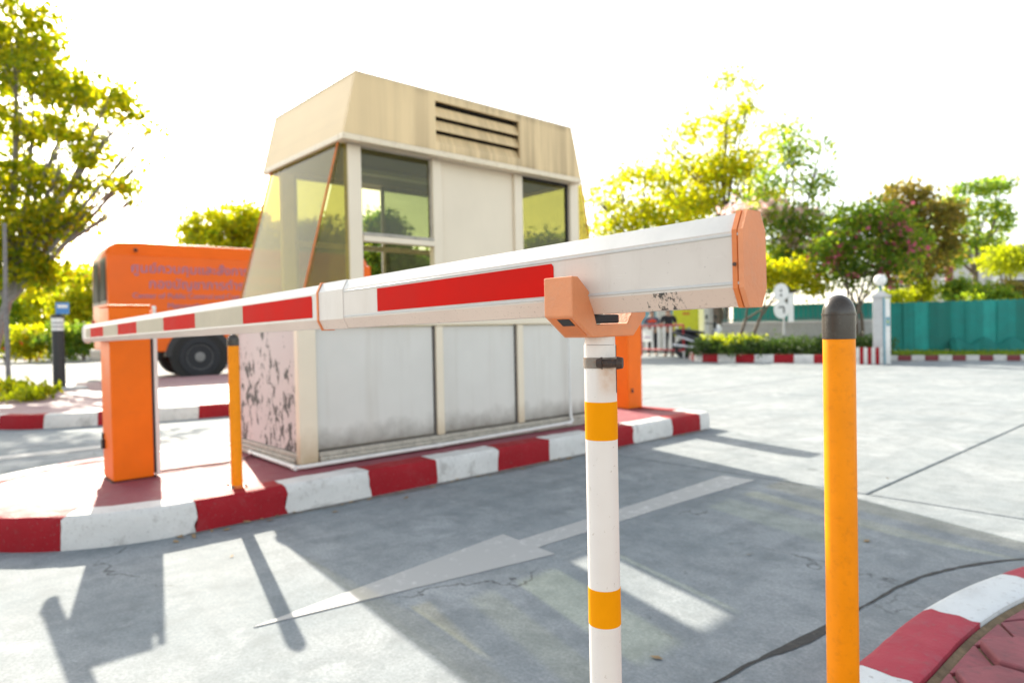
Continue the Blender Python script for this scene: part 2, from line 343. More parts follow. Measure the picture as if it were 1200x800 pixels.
# foliage
def leafmat(name, cols, trans, tmix=0.5, rough=0.55):
    t = NT(name); base = t.ramp(t.island, [(i/(max(1, len(cols)-1)), c) for i, c in enumerate(cols)])
    t.fin(base, rough, 0, 0.35)
    tl = t.new('ShaderNodeBsdfTranslucent'); t.l.new(t.mix(1.0, base, trans, 'MULTIPLY'), tl.inputs[0])
    mx = t.new('ShaderNodeMixShader'); mx.inputs[0].default_value = tmix
    t.l.new(t.b.outputs[0], mx.inputs[1]); t.l.new(tl.outputs[0], mx.inputs[2]); t.l.new(mx.outputs[0], t.out.inputs[0]); return t.m
M['leaf_gold'] = leafmat('leaf_olive', [(0.11,0.17,0.016),(0.20,0.26,0.018),(0.40,0.38,0.015),(0.13,0.19,0.018)], (2.15,1.9,0.3), 0.72)
M['leaf_yellow'] = leafmat('leaf_yellow_green', [(0.20,0.26,0.02),(0.36,0.36,0.015),(0.44,0.39,0.012),(0.16,0.25,0.03)], (1.9,1.85,0.4), 0.70)
M['leaf_fresh'] = leafmat('leaf_fresh_green', [(0.07,0.14,0.03),(0.12,0.20,0.035),(0.24,0.27,0.03),(0.07,0.15,0.045)], (2.5,2.4,1.0), 0.66)
M['leaf_dark'] = leafmat('leaf_dark_green', [(0.05,0.105,0.022),(0.09,0.16,0.026),(0.20,0.24,0.022),(0.055,0.12,0.026)], (2.6,2.5,0.8), 0.62)
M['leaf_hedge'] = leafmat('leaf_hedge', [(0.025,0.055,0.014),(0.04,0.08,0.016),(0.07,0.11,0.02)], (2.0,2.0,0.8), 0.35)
M['leaf_rust'] = leafmat('leaf_olive_brown', [(0.10,0.11,0.03),(0.16,0.14,0.03),(0.20,0.15,0.04),(0.10,0.12,0.03)], (2.2,2.0,0.9), 0.6)
M['leaf_lime'] = leafmat('leaf_lime', [(0.26,0.32,0.012),(0.38,0.40,0.016),(0.30,0.34,0.016)], (1.7,1.7,0.5), 0.6)
M['blossom'] = leafmat('pink_blossom', [(0.50,0.08,0.16),(0.62,0.16,0.24),(0.55,0.12,0.20)], (1.4,1.2,1.2), 0.45)
M['blossom_pale'] = leafmat('pale_pink_blossom', [(0.78,0.52,0.52),(0.84,0.64,0.62)], (1.15,1.1,1.1), 0.6)
M['bark'] = paint('bark', (0.13,0.10,0.075), 0.9, 0.3, 0.5, (0.05,0.04,0.03), 14, bump=0.8, bscale=30)
M['barkgrey'] = paint('grey_bark', (0.21,0.195,0.19), 0.85, 0.25, 0.4, (0.09,0.08,0.08), 16, bump=0.6, bscale=30)
M['whitewash'] = paint('whitewashed_bark', (0.66,0.64,0.62), 0.8, 0.1, 0.3, (0.3,0.27,0.24), 8)
# far things
M['wallgrey'] = paint('wall_render', (0.42,0.42,0.41), 0.8, 0.1, 0.4, (0.22,0.21,0.20), 2.5)
M['teal'] = paint('teal_shade_cloth', (0.01,0.235,0.205), 0.7, 0.12, 0.2, (0.005,0.15,0.13), 3)
M['teal2'] = paint('light_teal_shade_cloth', (0.02,0.33,0.29), 0.7, 0.12, 0.2, (0.01,0.2,0.18), 3)
M['teal3'] = paint('dark_teal_shade_cloth', (0.008,0.175,0.145), 0.7, 0.12, 0.2, (0.005,0.1,0.09), 3)
M['fencegreen'] = paint('fence_paint', (0.10,0.23,0.22), 0.5)
M['pillar'] = paint('pillar_render', (0.50,0.50,0.50), 0.75, 0.08, 0.3, (0.3,0.29,0.28), 4)
M['bluetrim'] = paint('blue_grey_trim', (0.16,0.34,0.42), 0.5)
M['white'] = paint('white_paint', (0.76,0.76,0.74), 0.45, 0.05, 0.1)
M['red'] = paint('red_paint', (0.42,0.02,0.03), 0.45)
M['maroon'] = paint('maroon_paint', (0.20,0.035,0.04), 0.6)
M['lime'] = paint('lime_sign', (0.56,0.58,0.015), 0.5, 0.05, 0.05)
M['redtext'] = paint('red_lettering', (0.52,0.11,0.015), 0.6)
M['bluetext'] = paint('blue_lettering', (0.30,0.20,0.33), 0.6)
M['darktext'] = paint('dark_lettering', (0.06,0.06,0.06), 0.6)
M['globe'] = paint('opal_globe', (0.80,0.80,0.78), 0.25, 0.03, 0.05)
M['brick'] = paint('red_brick', (0.30,0.10,0.06), 0.85, 0.2, 0.3, (0.2,0.1,0.07), 6)
M['roofgrey'] = paint('roof_sheet', (0.22,0.21,0.20), 0.6)
M['plaster'] = paint('pale_plaster', (0.60,0.59,0.58), 0.7, 0.08, 0.2)
M['bluesign'] = paint('blue_sign', (0.05,0.22,0.52), 0.45)
M['skin'] = paint('skin', (0.42,0.24,0.16), 0.55, 0.06, 0.0)
M['hair'] = paint('black_hair', (0.012,0.010,0.010), 0.5)
M['tshirt'] = paint('black_tshirt', (0.016,0.017,0.022), 0.85)
M['trouser'] = paint('dark_trousers', (0.03,0.03,0.035), 0.85)
M['shirt2'] = paint('slate_shirt', (0.10,0.12,0.17), 0.85)
M['vest'] = paint('orange_red_vest', (0.75,0.07,0.02), 0.8)
M['bikewhite'] = paint('scooter_white', (0.72,0.74,0.78), 0.25)
M['bikeblack'] = paint('scooter_black', (0.012,0.013,0.016), 0.3)
M['chrome'] = paint('chrome', (0.6,0.6,0.6), 0.2, metal=1.0)
M['cablered'] = paint('dark_red_cable', (0.12,0.025,0.03), 0.6)

# ------------------------------------------------------------------ ground and road
g = MB(); g.box(-1500, 1500, -1500, 1500, -0.20, -0.05); g.build('ground', M['ground']); tag(bpy.data.objects['ground'], kind='structure')
road = empty('road', (0,0,0), kind='structure'); ORIGIN['road'] = (0,0,0)
G = 0.009
def slab(x0, x1, y0, y1):
    MB().box(x0+G, x1-G, y0+G, y1-G, -0.06, 0.0).build('slab', M['concrete'], road, bevel=0.006)
slab(-5.5, 2.5, -0.4, 3.96); slab(-5.5, 2.5, -5, -0.4)
for xs in ((-25.5,-21.5),(-21.5,-17.5),(-17.5,-13.5),(-13.5,-9.5),(-9.5,-5.5)):
    for ys in ((-7,-1.4),(-1.4,3.96)): slab(*xs, *ys)
for xs in ((-25.5,-19.5),(-19.5,-13.5),(-13.5,-9.5),(-9.5,-5.5),(-5.5,-1.5),(-1.5,2.5),(2.5,7)):
    for ys in ((3.96,8.9),(8.9,14),(14,19.0)): slab(*xs, *ys)
# paint on the road
ma = empty('road_markings', (0,0,0), kind='structure'); ORIGIN['road_markings'] = (0,0,0)
MB().prism([(-2.21,0.83),(-2.02,2.03),(-2.135,2.04),(-2.13,3.05),(-2.11,3.86),(-2.32,3.84),(-2.285,3.0),(-2.265,2.05),(-2.385,2.06)], 0.001, 0.004).build('arrow', M['marking'], ma)
MB().prism([(-6.74,0.3),(-6.70,1.9),(-6.90,1.9),(-6.95,0.3)], 0.001, 0.004).build('lane_stripe', M['marking'], ma)

# ------------------------------------------------------------------ kerbs
def kerb_run(parent, path, bounds, mats, prof, start=0, step=0.06, rough=0.003):
    """path: polyline of the outer foot; prof: (inward offset, z); one mesh per painted stone"""
    P = [Vector((*p, 0)) for p in path]; seg = [(P[i+1]-P[i]).length for i in range(len(P)-1)]; cum = [0]
    for s_ in seg: cum.append(cum[-1]+s_)
    def pt(s_):
        s_ = max(0, min(cum[-1]-1e-6, s_)); i = max(k for k in range(len(seg)) if cum[k] <= s_); return P[i] + (P[i+1]-P[i])*((s_-cum[i])/seg[i])
    def nrm(s_):
        t = (pt(s_+0.05)-pt(s_-0.05)).normalized(); return Vector((-t.y, t.x, 0))
    jit = [[random.uniform(-0.011,0.011) for _ in prof] for _ in bounds]
    for k in range(len(bounds)-1):
        a, b = bounds[k]+0.0006, bounds[k+1]-0.0006; n = max(2, int((b-a)/step)+1); loops = []
        for i in range(n+1):
            s_ = a+(b-a)*i/n; q = nrm(s_); j = random.uniform(-rough, rough)
            jj = jit[k] if i == 0 else jit[k+1] if i == n else [0.0]*len(prof)
            loops.append([pt(s_+e_) + q*(o+(j if 0 < z else 0)) + Vector((0,0,z+(random.uniform(-rough,rough)*0.7 if z > 0 else 0))) for (o, z), e_ in zip(prof, jj)])
        MB().loft(loops).build('kerb_stone', M[mats[(k+start) % len(mats)]], parent, smooth=True)
    return cum[-1]
isl = empty('traffic_island', (-4.37,3,0), kind='structure'); ORIGIN['traffic_island'] = (-4.37,3,0)
# outer outline, walked so that the inside lies to the left: near side towards -y, round the nose, back along the far side
xc, rr = -4.37, 0.89
# near side walked from the nose to the far right end
nose = [(xc + rr*math.cos(a), 1.0 + rr*math.sin(a)) for a in np.linspace(-math.pi, 0, 28)]
path = [(xc-rr, 5.3)] + nose + [(-3.48, 5.55)] + [(-3.53+0.05*math.cos(a), 5.55+0.05*math.sin(a)) for a in np.linspace(0.2, math.pi/2, 6)] + [(-5.0,5.60)] + [(-5.08+0.18*math.cos(a), 5.42+0.18*math.sin(a)) for a in np.linspace(math.pi/2+.1, math.pi-.1, 6)] + [(xc-rr, 5.31)]
arc0 = (5.3-1.0) + math.pi*rr           # arc length at (-3.48, 1.0)
yb = [0.52-0.0, 1.045, 1.50, 2.0, 2.465, 2.98, 3.47, 3.95, 4.43, 4.97, 5.40]
nb = [arc0 + (y-1.0) for y in yb[1:]]
s052 = arc0 - rr*math.asin((1.0-0.52)/rr)
bb = [s052] + nb; pre = list(np.arange(s052, 0.05, -0.5))[::-1]
bb = pre + nb; tot = sum((Vector((*path[i+1],0))-Vector((*path[i],0))).length for i in range(len(path)-1))
bb = bb + list(np.arange(nb[-1]+0.5, tot-0.25, 0.5)) + [tot-0.01]
k0 = len(pre)-1                           # stone that starts at s052 is white
kerb_run(isl, path, bb, ['kwhite', 'kred'], [(0,0),(0.002,0.035),(0.003,0.07),(0.005,0.105),(0.010,0.138),(0.022,0.15),(0.06,0.151),(0.11,0.152),(0.16,0.152),(0.16,0.0)], start=(k0 % 2))
def inset(path, d):
    out = []
    for i, p in enumerate(path):
        a = Vector((*path[i-1],0)) if i else Vector((*path[0],0)); b = Vector((*path[min(i+1,len(path)-1)],0)); t = (b-a).normalized(); out.append((p[0]-t.y*d, p[1]+t.x*d))
    return out
MB().prism(inset(path[:-1], 0.165), 0.0, 0.1465).build('island_top', M['island'], isl)
# near kerb by the camera, rounding a corner
nk = empty('pavement', (0,2,0), kind='structure'); ORIGIN['pavement'] = (0,2,0)
npath = [(1.1,4.35),(0.6,4.18),(0.1,3.85),(-0.25,3.45),(-0.43,3.10),(-0.545,2.76),(-0.59,2.59),(-0.632,2.40),(-0.66,2.20),(-0.672,2.0),(-0.672,1.7),(-0.67,1.2),(-0.67,0.6),(-0.67,0.0),(-0.67,-1.5)]
# resample smoothly
def smooth_path(p, n=8):
    out = []
    for i in range(len(p)-1):
        p0 = p[max(i-1,0)]; p1 = p[i]; p2 = p[i+1]; p3 = p[min(i+2,len(p)-1)]
        for k in range(n):
            t = k/n; out.append(tuple(0.5*((2*b)+(-a+c)*t+(2*a-5*b+4*c-d)*t*t+(-a+3*b-3*c+d)*t**3) for a, b, c, d in zip(p0,p1,p2,p3)))
    return out + [p[-1]]
nps = smooth_path(npath)
cum = [0]
for i in range(len(nps)-1): cum.append(cum[-1]+math.dist(nps[i], nps[i+1]))
s_at = lambda y: np.interp(-y, [-q[1] for q in nps], cum)
b0 = s_at(2.12); nbounds = [b0 + 0.472*k for k in range(-6, 9)]; nbounds = [b for b in nbounds if 0.0 <= b <= cum[-1]]
idx = [i for i, b in enumerate(nbounds) if abs(b-b0) < 1e-6][0]
kerb_run(nk, nps, nbounds, ['kpink', 'kwhite2'], [(0,0),(0.003,0.08),(0.006,0.128),(0.016,0.144),(0.03,0.149),(0.06,0.151),(0.10,0.152),(0.135,0.151),(0.146,0.146),(0.148,0.0)], start=(idx % 2), step=0.05, rough=0.0008)
inner = inset(nps, 0.149); inner2 = inset(nps, 0.168); 
bed = MB(); n = len(inner)
bed.add([(p[0],p[1],0.134) for p in inner]+[(p[0],p[1],0.127) for p in inner2]+[(p[0],p[1],0.0) for p in inner], [(i,i+1,n+i+1,n+i) for i in range(n-1)]+[(2*n+i,2*n+i+1,i+1,i) for i in range(n-1)])
bed.build('mortar_strip', M['soil_joint'], nk, smooth=True)
poly = [p for p in inner2] + [(1.2,-1.5),(1.2,4.7)]
MB().prism(poly, 0.0, 0.126).build('paving_bed', M['soil_joint'], nk)
# interlocking six sided pavers
def point_in(poly, x, y):
    c = False
    for i in range(len(poly)):
        x1, y1 = poly[i]; x2, y2 = poly[i-1]
        if (y1 > y) != (y2 > y) and x < (x2-x1)*(y-y1)/(y2-y1)+x1: c = not c
    return c
pr = 0.115; hexm = MB(); hp = [(pr*0.965*math.cos(R(60*k))*1.12, pr*0.965*math.sin(R(60*k))) for k in range(6)]
hexm.prism(hp, 0.0, 0.03); src = hexm.build('paver', M['paver'], nk, bevel=0.006); src.location = (0.6,0.8,0.105)
poly3 = inset(nps, 0.170) + [(1.2,-1.5),(1.2,4.7)]; edge3 = [Vector(q) for q in poly3[:-2]]
dx, dy = pr*1.5*1.12, pr*math.sqrt(3)
def clip(pl_, cx, cy):                                     # pavers at the kerb are cut along it
    v_ = Vector((cx, cy)); a, b = min(zip(edge3, edge3[1:]), key=lambda e: ((e[0]+e[1])/2-v_).length); t_ = (b-a).normalized(); nl = Vector((-t_.y, t_.x))
    dist = [(Vector(p)-a).dot(nl) for p in pl_]; out = []
    for k in range(len(pl_)):
        p, q, d0, d1 = Vector(pl_[k]), Vector(pl_[(k+1) % len(pl_)]), dist[k], dist[(k+1) % len(pl_)]
        if d0 >= 0: out.append(p)
        if (d0 >= 0) != (d1 >= 0): out.append(p+(q-p)*(d0/(d0-d1)))
    return out, min(dist) >= 0
for i in range(-6, 9):
    for j in range(3, 24):
        x = i*dx + 0.02; y = j*dy + (dy/2 if i % 2 else 0) - 0.2
        if x > 0.9 or y < 0.9: continue
        pl_, whole = clip([(x+a, y+b) for a, b in hp], x, y)
        if whole:
            if not point_in(poly3, x, y): continue
            o = share(src, 'paver', nk, (x, y, 0.105+random.uniform(-0.003,0.003))); o.rotation_euler = (R(random.uniform(-0.7,0.7)), R(random.uniform(-0.7,0.7)), 0)
        elif len(pl_) >= 3:
            ar = abs(sum(pl_[k].x*pl_[k-1].y-pl_[k-1].x*pl_[k].y for k in range(len(pl_))))/2
            if ar > 0.0015: MB().prism([(p.x, p.y) for p in pl_], 0.105, 0.135).build('paver', M['paver'], nk, bevel=0.004)
# tar joint along the near kerb
tp = smooth_path([(-1.04,-0.5),(-1.02,0.8),(-0.99,1.6),(-0.935,2.07),(-0.89,2.68),(-0.81,3.0),(-0.655,3.29),(-0.40,3.55),(0.1,3.93)], 14); L1 = []; L2 = []; n1 = inset(tp, 1.0)
wob = random.Random(5); w1 = w2 = 0.005
for i, p in enumerate(tp):
    nx, ny = n1[i][0]-p[0], n1[i][1]-p[1]; wide = 0.020*math.exp(-((p[1]-2.02)/0.16)**2)
    w1 = min(0.008, max(0.002, w1+wob.uniform(-0.005,0.005))); w2 = min(0.008, max(0.002, w2+wob.uniform(-0.005,0.005)))
    L1.append((p[0]-nx*(w1+wide), p[1]-ny*(w1+wide), 0.003)); L2.append((p[0]+nx*(w2+wide*0.4), p[1]+ny*(w2+wide*0.4), 0.003))
mb = MB(); k = len(L1); mb.add(L1+L2, [(i,i+1,k+i+1,k+i) for i in range(k-1)]); mb.build('tar_joint', M['joint'], road, smooth=True)
# second pavement on the far side of the lane
p2 = empty('pavement', (-10,3,0), kind='structure'); ORIGIN[p2.name] = (-10,3,0)
fpath = smooth_path([(-8.1,8.3),(-8.12,7.0),(-8.12,5.0),(-8.15,3.5),(-8.25,2.6),(-8.4,2.0),(-8.7,1.13),(-9.1,0.72),(-10.0,0.2),(-11.5,-0.3),(-14,-0.8)], 6)
fc = [0]
for i in range(len(fpath)-1): fc.append(fc[-1]+math.dist(fpath[i], fpath[i+1]))
s112 = float(np.interp(-1.12, [-q[1] for q in fpath], fc)); fb = [s112+0.5*k for k in range(-30, 14)]; fb = [b for b in fb if 0 <= b <= fc[-1]]
i112 = [i for i, b in enumerate(fb) if abs(b-s112) < 1e-6][0]
fpr = [(p[0], p[1]) for p in fpath]
fi = inset(fpr, 1.0); inside_left = fi[10][0] < fpr[10][0]
kerb_run(p2, fpr if inside_left else fpr[::-1], fb if inside_left else sorted(fc[-1]-b for b in fb), ['kred', 'kwhite'], [(0,0),(0.004,0.11),(0.02,0.148),(0.14,0.15),(0.14,0.0)], start=(i112 % 2) if inside_left else ((len(fb)-2-i112) % 2), step=0.12)
MB().prism(inset(fpr, 0.145 if inside_left else -0.145) + [(-14.4,-0.8),(-14.4,8.3)], 0.0, 0.146).build('paving', M['paving2'], p2)
gb = [(-14.3,-0.7),(-11.2,-0.2),(-10.6,0.55),(-11.5,1.35),(-12.3,1.75),(-13.6,1.7),(-14.3,1.3)]
MB().prism(gb, 0.0, 0.19).build('planting_bed', M['soil'], p2, bevel=0.03)

# ------------------------------------------------------------------ security booth
bo = root('security_booth', (-4.37,3.12,0.15), 'cream and grey security booth with slanted glass ends on the red kerbed island', 'booth')
XF, XB = -3.85, -4.89; Y0, Y1 = 1.75, 4.50; U0, U1 = 2.11, 4.23; ZS = 1.03; ZH = 2.135; ZB = 0.15
def bx(name, mat, x0, x1, y0, y1, z0, z1, parent=None, bevel=0.004, label=None):
    return MB().box(x0,x1,y0,y1,z0,z1).build(name, M[mat], parent or bo, bevel=bevel, label=label)
bx('floor', 'btrack', XF-0.03, XB+0.03, Y0+0.03, Y1-0.03, ZB, ZB+0.05)
# foot rails
for i, (o, z0, z1) in enumerate(((0.022, ZB, ZB+0.03), (0.010, ZB+0.031, ZB+0.052), (-0.004, ZB+0.053, ZB+0.08))):
    bx('foot_rail', 'btrack', XF+o, XF-0.05, Y0+0.125, Y1-0.125, z0, z1)
    bx('foot_rail', 'btrack', XF-0.06, XB+0.06, Y0-o, Y0+0.04, z0, z1)
    bx('foot_rail', 'btrack', XB-o, XB+0.05, Y0+0.125, Y1-0.125, z0, z1)
    bx('foot_rail', 'btrack', XF-0.06, XB+0.06, Y1-0.04, Y1+o, z0, z1)
# lower corner posts
for x0, x1 in ((XF, XF-0.055), (XB, XB+0.055)):
    bx('corner_post', 'bframe', x0, x1, Y0, Y0+0.118, ZB+0.004, ZS-0.04, bevel=0.006); bx('corner_post', 'bframe', x0, x1, Y1-0.118, Y1, ZB+0.004, ZS-0.04, bevel=0.006)
# lower panels, front and back, and mullions
mull = [2.78, 3.54]; edges = [Y0+0.12, *mull, Y1-0.12]
for sx_, xf in ((1, XF), (-1, XB)):
    for k in range(3):
        bx('wall_panel', 'bpanel', xf-sx_*0.028, xf-sx_*0.045, edges[k]+(0.04 if k else 0.002), edges[k+1]-(0.04 if k < 2 else 0.002), ZB+0.093, ZS-0.045, bevel=0.003)
    for y in mull:
        bx('mullion', 'bframe', xf-sx_*0.002, xf-sx_*0.05, y-0.024, y+0.036, ZB+0.082, ZS-0.042, bevel=0.006)
        bx('seal', 'sealgrey', xf-sx_*0.018, xf-sx_*0.05, y-0.0385, y-0.0245, ZB+0.083, ZS-0.043, bevel=0.002)  # dark strip standing in for the mullion's shaded side
    bx('track_groove', 'sealgrey', xf-sx_*0.012, xf-sx_*0.027, Y0+0.126, Y1-0.126, ZB+0.0805, ZB+0.092, bevel=0.002)  # dark strip standing in for shade in the slot above the foot rails
for yf, sy in ((Y0, 1), (Y1, -1)): bx('end_panel', 'bend', XF-0.057, XB+0.057, yf+sy*0.015, yf+sy*0.04, ZB+0.082, ZS-0.045, bevel=0.003, label='pinkish panel with black flaked mouldy paint')
# sill beam all round
bx('sill', 'bframe', XF+0.012, XF-0.07, Y0-0.01, Y1+0.01, ZS-0.04, ZS+0.012); bx('sill', 'bframe', XB-0.012, XB+0.07, Y0-0.01, Y1+0.01, ZS-0.04, ZS+0.012)
bx('sill', 'bframe', XF-0.072, XB+0.072, Y0-0.008, Y0+0.05, ZS-0.039, ZS+0.011); bx('sill', 'bframe', XF-0.072, XB+0.072, Y1-0.05, Y1+0.008, ZS-0.039, ZS+0.011)
# upper posts
for xf, sx_ in ((XF, 1), (XB, -1)):
    for a, b in ((U0, U0+0.095), (2.756, 2.832) if sx_ > 0 else (2.700, 2.768), (3.515, 3.597), (U1-0.10, U1)):
        bx('post', 'bframe', xf, xf-sx_*0.06, a, b, ZS+0.012, ZH, bevel=0.006)
    bx('head_rail', 'bframe', xf-sx_*0.004, xf-sx_*0.055, U0-0.03, U1+0.03, ZH-0.0, ZH+0.03)
# cream panel beside the window
for xf, sx_ in ((XF, 1),): bx('wall_panel', 'bdoor', xf-sx_*0.025, xf-sx_*0.045, 2.834, 3.513, ZS+0.013, ZH-0.001, bevel=0.003, label='plain cream panel between the two windows')
# near window: raised sash with an open gap under it
def window(yf0, yf1, z0, z1, xf, sx_, gm, fw=0.014, fmat='bframe', name='window'):
    w = MB()
    for a in ((yf0, yf0+fw, z0, z1), (yf1-fw, yf1, z0, z1), (yf0+fw, yf1-fw, z1-fw, z1), (yf0+fw, yf1-fw, z0, z0+fw)): w.box(xf-sx_*0.028, xf-sx_*0.05, *a)
    f = w.build(name, M[fmat], bo)
    MB().box(xf-sx_*0.036, xf-sx_*0.041, yf0+fw-0.003, yf1-fw+0.003, z0+fw-0.003, z1-fw+0.003).build('pane', M[gm], f)
    return f
w = window(2.207, 2.754, 1.585, ZH-0.002, XF, 1, 'glass', 0.008, 'btrack')
bx('sash_rail', 'btrack', XF+0.006, XF-0.05, 2.206, 2.755, 1.568, 1.583); bx('sash_rail', 'bframe', XF+0.012, XF-0.052, 2.206, 2.755, 1.530, 1.566)
bx('sash_rail', 'bframe', XF-0.055, XF-0.075, 2.215, 2.745, ZS+0.013, ZS+0.05)
window(3.599, 4.128, ZS+0.014, ZH-0.002, XF, 1, 'glass', 0.02, 'dark')
window(2.207, 2.698, ZS+0.014, ZH-0.002, XB, -1, 'glassback', 0.02, 'btrack'); window(2.950, 3.513, ZS+0.014, ZH-0.002, XB, -1, 'glassback', 0.025, 'btrack'); window(3.599, 4.128, ZS+0.014, ZH-0.002, XB, -1, 'glassback', 0.02, 'btrack')
bx('transom', 'btrack', XB+0.052, XB+0.075, 2.207, 3.513, 1.60, 1.64)
# slanted glass ends with triangular cheeks
for (yb_, yt, up, s_) in ((Y0+0.012, 2.06, U0, 1), (Y1-0.012, 4.28, U1, -1)):
    zb, zt = ZS+0.012, ZH+0.02; d = s_*0.008
    e = MB(); e.hexa([(XF-0.004,yb_,zb),(XB+0.004,yb_,zb),(XB+0.004,yb_+d,zb),(XF-0.004,yb_+d,zb),(XF-0.004,yt,zt),(XB+0.004,yt,zt),(XB+0.004,yt+d,zt),(XF-0.004,yt+d,zt)])
    e.build('end_glass', M['glassend'], bo)
    for x in (XF-0.010, XB+0.014):
        c = MB(); c.add([(x,yb_+2*d,zb),(x,up-0.004*s_,zb),(x,up-0.004*s_,zt-0.03),(x,yt+2*d,zt-0.03),(x-0.006,yb_+2*d,zb),(x-0.006,up-0.004*s_,zb),(x-0.006,up-0.004*s_,zt-0.03),(x-0.006,yt+2*d,zt-0.03)],
                        [(0,1,2,3),(7,6,5,4),(0,4,5,1),(1,5,6,2),(2,6,7,3),(3,7,4,0)]); c.build('cheek_glass', M['glassend'], bo)
        t_ = MB(); t_.tube([(x-0.003,yb_-0.001*s_,zb),(x-0.003,yt-0.001*s_,zt)], 0.007, 6); t_.build('glass_trim', M['plastd'], bo)
# roof: flange, sloping fascia with louvre opening, top, ceiling
RX0, RX1 = -3.76, -4.98; RB0, RB1, RT0, RT1 = 2.036, 4.165, 2.13, 4.065; RZ0, RZ1 = 2.168, 2.552
bx('roof_flange', 'bflange', RX0+0.006, RX0-0.05, RB0-0.008, RB1+0.008, 2.128, RZ0-0.001, bevel=0.006); bx('roof_flange', 'bflange', RX1-0.006, RX1+0.05, RB0-0.008, RB1+0.008, 2.128, RZ0-0.001, bevel=0.006)
bx('roof_flange', 'bflange', RX0-0.052, RX1+0.052, RB0-0.007, RB0+0.04, 2.129, RZ0-0.002, bevel=0.006); bx('roof_flange', 'bflange', RX0-0.052, RX1+0.052, RB1-0.04, RB1+0.007, 2.129, RZ0-0.002, bevel=0.006)
bx('ceiling', 'binside', XF-0.06, XB+0.06, U0-0.02, U1+0.02, 2.138, 2.160)
VY0, VY1, VZ0, VZ1 = 2.725, 3.492, 2.224, 2.500
lerp = lambda z, a, b: a+(b-a)*(z-RZ0)/(RZ1-RZ0)
ff = MB(); T = 0.02; zz = [RZ0, VZ0, VZ1, RZ1]; gv = []
for z in zz: gv += [(RX0-0.01*(z-RZ0), y, z) for y in (lerp(z,RB0,RT0), VY0, VY1, lerp(z,RB1,RT1))]
gv += [(v[0]-T, v[1], v[2]) for v in gv]
fs = []
for r_ in range(3):
    for c in range(3):
        a, b, c2, d = r_*4+c, r_*4+c+1, r_*4+c+5, r_*4+c+4
        if not (r_ == 1 and c == 1): fs.append((a,b,c2,d)); fs.append((16+d,16+c2,16+b,16+a))
for a, b in ((5,6),(6,10),(10,9),(9,5)): fs.append((a,b,16+b,16+a))
ff.add(gv, fs); ff.build('roof_fascia', M['broof'], bo)
ff = MB(); ff.hexa([(RX1,RB0,RZ0),(RX1+T,RB0,RZ0),(RX1+T,RB1,RZ0),(RX1,RB1,RZ0),(RX1+0.004,RT0,RZ1),(RX1+T,RT0,RZ1),(RX1+T,RT1,RZ1),(RX1+0.004,RT1,RZ1)]); ff.build('roof_fascia', M['broof'], bo)
for b_, t_, s_ in ((RB0, RT0, 1), (RB1, RT1, -1)):
    ff = MB(); ff.hexa([(RX1+0.0005,b_+0.001*s_,RZ0),(RX0-0.0005,b_+0.001*s_,RZ0),(RX0-0.0005,b_+T*s_,RZ0),(RX1+0.0005,b_+T*s_,RZ0),(RX1+0.0045,t_+0.001*s_,RZ1-0.0005),(RX0-0.0045,t_+0.001*s_,RZ1-0.0005),(RX0-0.0045,t_+T*s_,RZ1-0.0005),(RX1+0.0045,t_+T*s_,RZ1-0.0005)]); ff.build('roof_fascia', M['broof'], bo)
bx('roof_top', 'bflange', RX0-0.003, RX1+0.003, RT0-0.002, RT1+0.002, RZ1+0.001, RZ1+0.012, bevel=0.003)
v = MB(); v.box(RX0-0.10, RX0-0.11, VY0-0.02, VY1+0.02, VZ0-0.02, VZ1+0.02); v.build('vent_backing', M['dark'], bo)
for k in range(3):
    zc = VZ0 + (k+0.5)*(VZ1-VZ0)/3 - 0.012
    s_ = MB(); s_.hexa([(RX0-0.004,VY0+0.002,zc-0.044),(RX0-0.004,VY1-0.002,zc-0.044),(RX0-0.010,VY1-0.002,zc-0.047),(RX0-0.010,VY0+0.002,zc-0.047),(RX0-0.038,VY0+0.002,zc+0.030),(RX0-0.038,VY1-0.002,zc+0.030),(RX0-0.044,VY1-0.002,zc+0.027),(RX0-0.044,VY0+0.002,zc+0.027)])
    s_.build('louvre_slat', M['broof'], bo)
# pipes at the foot
pp = MB(); pp.tube([(-4.52,1.715,0.172),(-3.84,1.705,0.168),(-3.812,1.715,0.168),(-3.805,1.76,0.168),(-3.80,2.75,0.172),(-3.79,4.02,0.19),(-3.805,4.055,0.20),(-3.826,4.062,0.235),(-3.83,4.062,0.40),(-3.835,4.062,0.96)], [0.0125]*8+[0.009,0.008], 10); pp.build('conduit_pipe', M['pvc'], bo, smooth=True)
for p, ax in (((-4.52,1.715,0.172),'x'), ((-3.80,2.72,0.172),'y'), ((-3.832,1.703,0.168),'x'), ((-3.79,4.0,0.188),'y')): MB().lathe(p, [(0.0165,-0.022),(0.0165,0.022)], 12, ax).build('pipe_coupling', M['pvc'], bo, smooth=True)
# inside: ceiling lamp
MB().box(-4.45,-4.37,2.5,3.7,2.100,2.137).build('ceiling_lamp', M['white'], bo, bevel=0.004)
cb = MB(); pts = [(-4.385,1.09,0.158),(-4.38,1.3,0.156),(-4.372,1.5,0.156),(-4.40,1.62,0.158),(-4.47,1.70,0.165),(-4.51,1.716,0.172)]
cb.tube([Vector(p) for p in pts], 0.007, 8); tag(cb.build('power_cable', M['cablered'], None, smooth=True), 'dark red cable on the island running from barrier cabinet to booth', 'cable')

